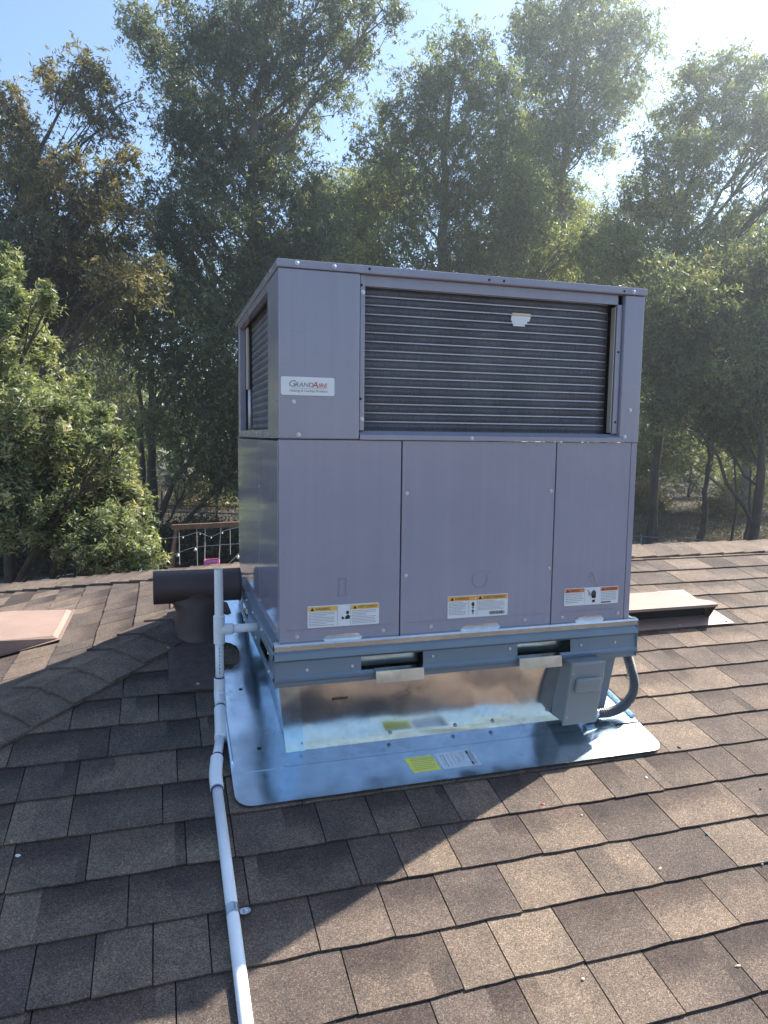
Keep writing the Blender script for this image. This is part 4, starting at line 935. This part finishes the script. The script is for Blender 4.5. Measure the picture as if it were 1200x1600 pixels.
# brush in the sun far behind
for lab, px, py, d, rad, mt in (('sunny yellow-green brush behind the forked tree', 190, 570, 52, 44, 'leaf_far'), ('tall sunlit brush between the dark stems', 215, 650, 50, 50, 'leaf_far'), ('straw-coloured dry bush right of the forked trunk', 300, 775, 44, 34, 'leaf_dry'), ('olive bush under the dark canopy left of the unit', 345, 760, 46, 32, 'leaf_far'),
                                ('dry bush low beside the forked trunk', 205, 775, 46, 34, 'leaf_dry'), ('sunlit brush right of the unit', 1010, 705, 48, 36, 'leaf_far'), ('pale brush beyond the right-hand trunks', 1080, 700, 55, 40, 'leaf_far'), ('russet dry bush low beyond the fence at the right', 1130, 800, 42, 26, 'leaf_dry'), ('dry brush right beside the cabinet edge', 1003, 775, 44, 24, 'leaf_dry'), ('green brush behind the trunks at the right edge', 1170, 745, 50, 44, 'leaf_far')):
    ls = lob([(px, py, rad), (px-rad*.7, py+rad*.5, rad*.7), (px+rad*.8, py+rad*.4, rad*.7), (px, py+rad*.9, rad*.8)], d, px)
    make_tree('brush', lab, 'bush', [gpt(px, d), tuple(spot(px, py+rad, d)), tuple(spot(px, py, d))], ls, M[mt], M['bark_dark'], 400+px+py, .10, 34, 0, (.26, .07), .2, .40, 'brush behind the trees', twig=False, total=9000)
# the sunlit evergreen close by on the left
make_tree('evergreen_tree', 'sunlit yellow-green evergreen spreading along the left edge', 'tree', [gpt(20, 11), tuple(spot(15, 820, 11)), tuple(spot(0, 640, 11)), tuple(spot(-10, 480, 11))],
    lob([(0,430,34),(20,485,46),(-30,540,70),(55,545,40,.8),(75,470,18,.5),(10,620,74),(90,610,34,.8),(60,660,70),(140,655,40,.9),(110,700,66),(175,705,36,.8),(30,730,90),(150,765,66),(90,790,80),(195,790,44,.9),(15,795,60),(170,845,56),(215,865,32,.9),(118,842,48,.9),(-40,700,110),(-40,780,70),(185,740,38,.8),(150,885,24,.7),(205,830,44),(70,450,14,.4),(240,872,16,.5),(130,600,16,.4),(20,395,16,.4)], 11, 9, .5),
    M['leaf_bush'], M['bark_dark'], 109, .12, 72, 0, (.105, .030), .25, .080, None, total=120000)

# the wood that closes the view far behind
r = np.random.default_rng(77); n = 1500
pxs = r.uniform(-700, 1900, n); ds = r.uniform(62, 95, n); hs = r.random(n)**.8*np.interp(pxs, [-700, 200, 600, 1200, 1900], [12, 9, 12, 10, 14])
cc = np.array([tuple(CAM)])+ds[:, None]*(np.array(fwd)+np.outer((pxs-600)/F_PX, np.array(right))); cc[:, 2] = GROUND+.3+hs
v, tone = leaf_arrays(cc, np.tile([[1.3, 1.3, 1.1]], (n, 1)), 55, .75, .30, .3, r)
o = place('far_woodland', leaf_mesh('far_woodland', v, tone, M['leaf_far'])); tag(o, 'far-off wood closing the view behind the gum trees', 'woodland', kind='stuff')

# ================================================================== backyard
fence = thing('chain_link_fence', 'chain link fence with thin steel posts across the back of the yard', 'fence', gpt(700, 24))
fa, fb = Vector(gpt(150, 29)), Vector(gpt(1500, 19)); fd = (fb-fa); fl = fd.length; fdn = fd.normalized(); FH = 1.45
nP = int(fl/2.4)
for i in range(nP+1):
    p = fa+fdn*(fl*i/nP); MB().tube([p, p+Vector((0, 0, FH+.06)), p+Vector((0, 0, FH+.08))], [.028, .028, .012], 8).build('post', M['fence'], fence)
MB().tube([fa+Vector((0, 0, FH)), fb+Vector((0, 0, FH))], .021, 8).build('top_rail', M['fence'], fence)
m = MB(); stp = .12; k = 0
while k*stp < fl:
    for s_ in (1, -1):
        a0 = fa+fdn*(k*stp); b0 = fa+fdn*min(max(k*stp+s_*FH, 0), fl); a1 = a0+Vector((0, 0, .02)); b1 = b0+Vector((0, 0, FH))
        m.tube([a1, b1], .0025, 3, False)
    k += 1
o = m.build('chain_mesh', M['fence'], fence); o['kind'] = 'stuff'
iron = thing('iron_fence', 'black iron rail fence behind the swing beam', 'fence', gpt(290, 32))
ia, ib = Vector(gpt(195, 32)), Vector(gpt(480, 31)); idn = (ib-ia).normalized(); il = (ib-ia).length
for h in (1.25, .95): MB().tube([ia+Vector((0, 0, h)), ib+Vector((0, 0, h))], .03, 6).build('rail', M['blackpost'], iron)
for i in range(int(il/.28)):
    p = ia+idn*(.28*i); big = (i % 9 == 6)
    MB().tube([p, p+Vector((0, 0, 1.9 if big else 1.30))], .05 if big else .011, 6).build('post' if big else 'bar', M['blackpost'], iron)

swing = thing('swing_set', 'wooden swing set beam with hanging ropes behind the flue', 'swing set', gpt(330, 19.5))
sa, sb = spot(268, 824, 19.5), spot(520, 812, 20.3)
sn = (sb-sa).normalized(); side = Vector((-sn.y, sn.x, 0)).normalized()
m = MB(); m.prism([sa+side*.05+Vector((0, 0, .07)), sa-side*.05+Vector((0, 0, .07)), sa-side*.05-Vector((0, 0, .07)), sa+side*.05-Vector((0, 0, .07))], sb-sa); m.build('beam', M['wood'], swing, bevel=.01)
for base in (sa+sn*.12, sb-sn*.12):
    for q in (1, -1):
        f_ = Vector((base.x, base.y, GROUND))+side*q*.85-sn*(.25 if base is not sb else 0)
        MB().tube([base-Vector((0, 0, .02)), f_], .055, 4).build('leg', M['wood'], swing)
for px, low in ((279, 884), (306, 886), (357, 870)):
    tt = (px-268)/252; p = sa.lerp(sb, tt); z = spot(px, low, 19.5).z
    MB().tube([p, Vector((p.x, p.y, z))], .011, 5).build('rope', M['rope'], swing)
seat = thing('bucket_swing', 'pink toddler bucket swing hanging from the wooden beam', 'swing', spot(331, 884, 19.5))
c0 = spot(331, 883, 19.5)
for dx, tx in ((-.19, 319), (.19, 343)):
    tt = (tx-268)/252; p = sa.lerp(sb, tt); MB().tube([p, c0+sn*dx+Vector((0, 0, .12))], .012, 5).build('rope', M['rope'], seat)
m = MB(); rows = []
for z, w_, d_ in ((.15, .19, .13), (.10, .20, .15), (-.02, .19, .15), (-.13, .15, .12), (-.17, .08, .07)):
    rows.append([c0+sn*(w_*math.copysign(abs(math.cos(t))**.5, math.cos(t)))+side*(d_*math.copysign(abs(math.sin(t))**.5, math.sin(t)))+Vector((0, 0, z)) for t in np.linspace(0, 2*math.pi, 25)])
m.sheet(rows); o = m.build('bucket', M['pink'], seat, smooth=True); q = o.modifiers.new('thickness', 'SOLIDIFY'); q.thickness = .015

def light_string(label, pts, d, bulbs, size=.62):
    P = spline([spot(px, py, d) for px, py in pts], 8); t = thing('light_string', label, 'string lights', P[0], 'light strings over the yard')
    MB().tube(P, .007, 5).build('cable', M['cable'], t)
    bm = MB(); rows = []
    for z, r_ in ((0, .012), (-.03, .014), (-.034, .026), (-.055, .040), (-.080, .043), (-.100, .034), (-.114, .012)): rows.append([(r_*math.cos(a), r_*math.sin(a), z) for a in np.linspace(0, 2*math.pi, 11)])
    bm.sheet(rows); bme = bm.mesh('bulb', M['bulb'], True)
    for px in bulbs:
        best = min(P, key=lambda p: abs(frame_pos(p)[0]-px)); place('bulb', bme, t, Matrix.Translation(best-Vector((0, 0, .005))) @ Matrix.Scale(size, 4))
light_string('string of globe lights sagging behind the far left hip', [(-60, 934), (0, 922), (65, 906), (110, 897), (180, 890), (240, 880), (278, 864), (305, 855), (350, 851), (430, 846)], 13.5, [16, 65, 249, 278, 305])
light_string('short run of globe lights rising to the unit by the pipe top', [(334, 902), (350, 888), (372, 866), (400, 836), (450, 780)], 11.5, [358, 371])
light_string('farther string of small globe lights under the swing beam', [(250, 842), (286, 838), (310, 832), (330, 838), (355, 828), (400, 818)], 17, [286, 312, 330, 348], .42)
sl_ = thing('play_slide', 'pale blue plastic slide just above the hip under the evergreen', 'slide', gpt(213, 17))
m = MB(); rows = []
for k, (px, py) in enumerate(((226, 893), (215, 899), (203, 905), (190, 914), (172, 926))):
    c = spot(px, py, 17); rows.append([c+Vector((0, 0, .10))+Vector((-.05, -.30, 0)), c+Vector((0, -.28, -.02)), c+Vector((0, 0, -.05)), c+Vector((0, .28, -.02)), c+Vector((.05, .30, .10))])
m.sheet(rows); o = m.build('chute', M['teal'], sl_, smooth=True); q = o.modifiers.new('thickness', 'SOLIDIFY'); q.thickness = .03
e = spot(227, 893, 17)
for q in (-.26, .26): MB().tube([Vector((e.x, e.y+q, e.z)), Vector((e.x+.15, e.y+q, GROUND))], .03, 6).build('leg', M['teal'], sl_)

# added leafy screen: covers sunlit ground, dark leaves stand in for the yard's shade
M['leaf_shade_screen'] = leaf_mat('shade_screen_leaves', [(0.0, (0.016, 0.022, 0.012)), (0.6, (0.030, 0.040, 0.020)), (1.0, (0.055, 0.060, 0.030))], 0.15, 0.6)
shade_screen = thing('shade_screen', 'dark low leafy screen added behind the swing set and the evergreen to cover sunlit ground', 'shade_screen', gpt(150, 22.5))
r = np.random.default_rng(31); n = 900; tt = r.random((n, 1)); h0, h1 = np.array(gpt(-160, 21.5)), np.array(gpt(520, 24.0)); nrm = np.array([-(h1-h0)[1], (h1-h0)[0], 0]); nrm /= np.linalg.norm(nrm)
cc = h0+(h1-h0)*tt+nrm*r.uniform(-.45, .45, (n, 1)); cc[:, 2] = GROUND+.1+r.random(n)**.8*(1.35+.18*np.sin(tt[:, 0]*40))
v, tone = leaf_arrays(cc, np.tile([[.22, .22, .16]], (n, 1)), 60, .14, .06, .1, r)
place('foliage', leaf_mesh('foliage', v, tone, M['leaf_shade_screen']), shade_screen)
for k in range(14):
    p = Vector(h0+(h1-h0)*((k+.5)/14)); MB().tube([p, p+Vector((.05, 0, .6)), p+Vector((0, .05, 1.1))], [.05, .035, .015], 6).build('stem', M['bark_dark'], shade_screen)

# dry grass and litter where the ground shows
r = np.random.default_rng(55); n = 60000
px = np.concatenate([r.uniform(120, 420, n//2), r.uniform(960, 1260, n//2)]); dd = 31+32*r.random(n)**1.2
base = np.array([tuple(CAM)])+dd[:, None]*(np.array(fwd)+np.outer((px-600)/F_PX, np.array(right))); base[:, 2] = GROUND+.03
v, tone = leaf_arrays(base, np.tile([[.15, .15, .03]], (n, 1)), 1, .22, .03, -.9, r)
o = place('dry_grass', leaf_mesh('dry_grass', v, tone, leaf_mat('litter', [(0.0, (0.05, 0.04, 0.025)), (0.6, (0.12, 0.09, 0.05)), (1.0, (0.26, 0.20, 0.11))], 0.2, 0.7))); tag(o, 'straw-coloured dry grass and leaf litter under the trees', 'grass', kind='stuff')

# ================================================================== scraps lying on the shingles
def roof_at(px, py, h=.0095):
    d = fwd+right*((px-600)/F_PX)+up*((800-py)/F_PX); t = (Z0+h+S*CAM.y-CAM.z)/(d.z-S*d.y); return CAM+d*t
SCR = {k: plain('scrap_'+k, c, .6, var=.2, scale=80) for k, c in dict(white=(.75, .74, .72), red=(.45, .05, .04), black=(.02, .02, .02), green=(.06, .30, .22), straw=(.40, .30, .18)).items()}
for lab, px, py, cn, sz in (('white pebble lying beyond the corner of the flashing', 1010, 1216, 'white', .009), ('red scrap at the edge of the conduit shadow', 848, 1258, 'red', .010), ('black scrap on the shingles right of the flashing', 1061, 1169, 'black', .011), ('black scrap near the right edge of the roof', 1188, 1233, 'black', .008),
        ('green crumb in a shingle joint on the right', 1104, 1303, 'green', .007), ('green crumb by the right edge lower down', 1191, 1351, 'green', .006), ('white crumb below the conduit shadow', 909, 1274, 'white', .005), ('white crumb near the bottom edge of the photograph', 911, 1530, 'white', .006), ('curled dry leaf low on the right-hand shingles', 1153, 1510, 'straw', .007), ('dry twig in a shingle joint on the right', 1031, 1358, 'straw', .007), ('pale scrap lying in the shade at the far left', 28, 1338, 'white', .010), ('small pale crumb in the shade left of the pipe', 18, 1316, 'straw', .006)):
    c = roof_at(px, py); r = random.Random(px); m = MB(); k = 7; rows = []
    e1 = A1*math.cos(px)+V1*math.sin(px); e2 = V1*math.cos(px)-A1*math.sin(px); lon = 2.2 if cn == 'straw' else 1.2
    for h, q in ((0, .7), (.35, 1.0), (.7, .6), (.85, .05)):
        rows.append([c+e1*(math.cos(t)*q*sz*.5*lon*(1+.25*math.sin(3*t+px)))+e2*(math.sin(t)*q*sz*.45)+N1*(h*sz*.6) for t in np.linspace(0, 2*math.pi, 10)])
    m.sheet(rows); o = m.build('roof_scrap', SCR[cn]); tag(o, lab, 'debris', 'scraps on the shingles')

# ================================================================== thin air
hz = MB(); hz.box(-180, 180, -180, 180, GROUND-1, 40); ho = hz.build('haze', None); ho['kind'] = 'stuff'; ho['label'] = 'thin sunlit haze in the air'; ho['category'] = 'haze'
hm = bpy.data.materials.new('haze_air'); hm.use_nodes = True; ht = hm.node_tree; ht.nodes.clear()
pv = ht.nodes.new('ShaderNodeVolumePrincipled'); pv.inputs['Color'].default_value = (0.80, 0.91, 1, 1); pv.inputs['Density'].default_value = 0.0021; pv.inputs['Anisotropy'].default_value = 0.8
hu = ht.nodes.new('ShaderNodeOutputMaterial'); ht.links.new(pv.outputs[0], hu.inputs['Volume'])
ho.data.materials.append(hm)
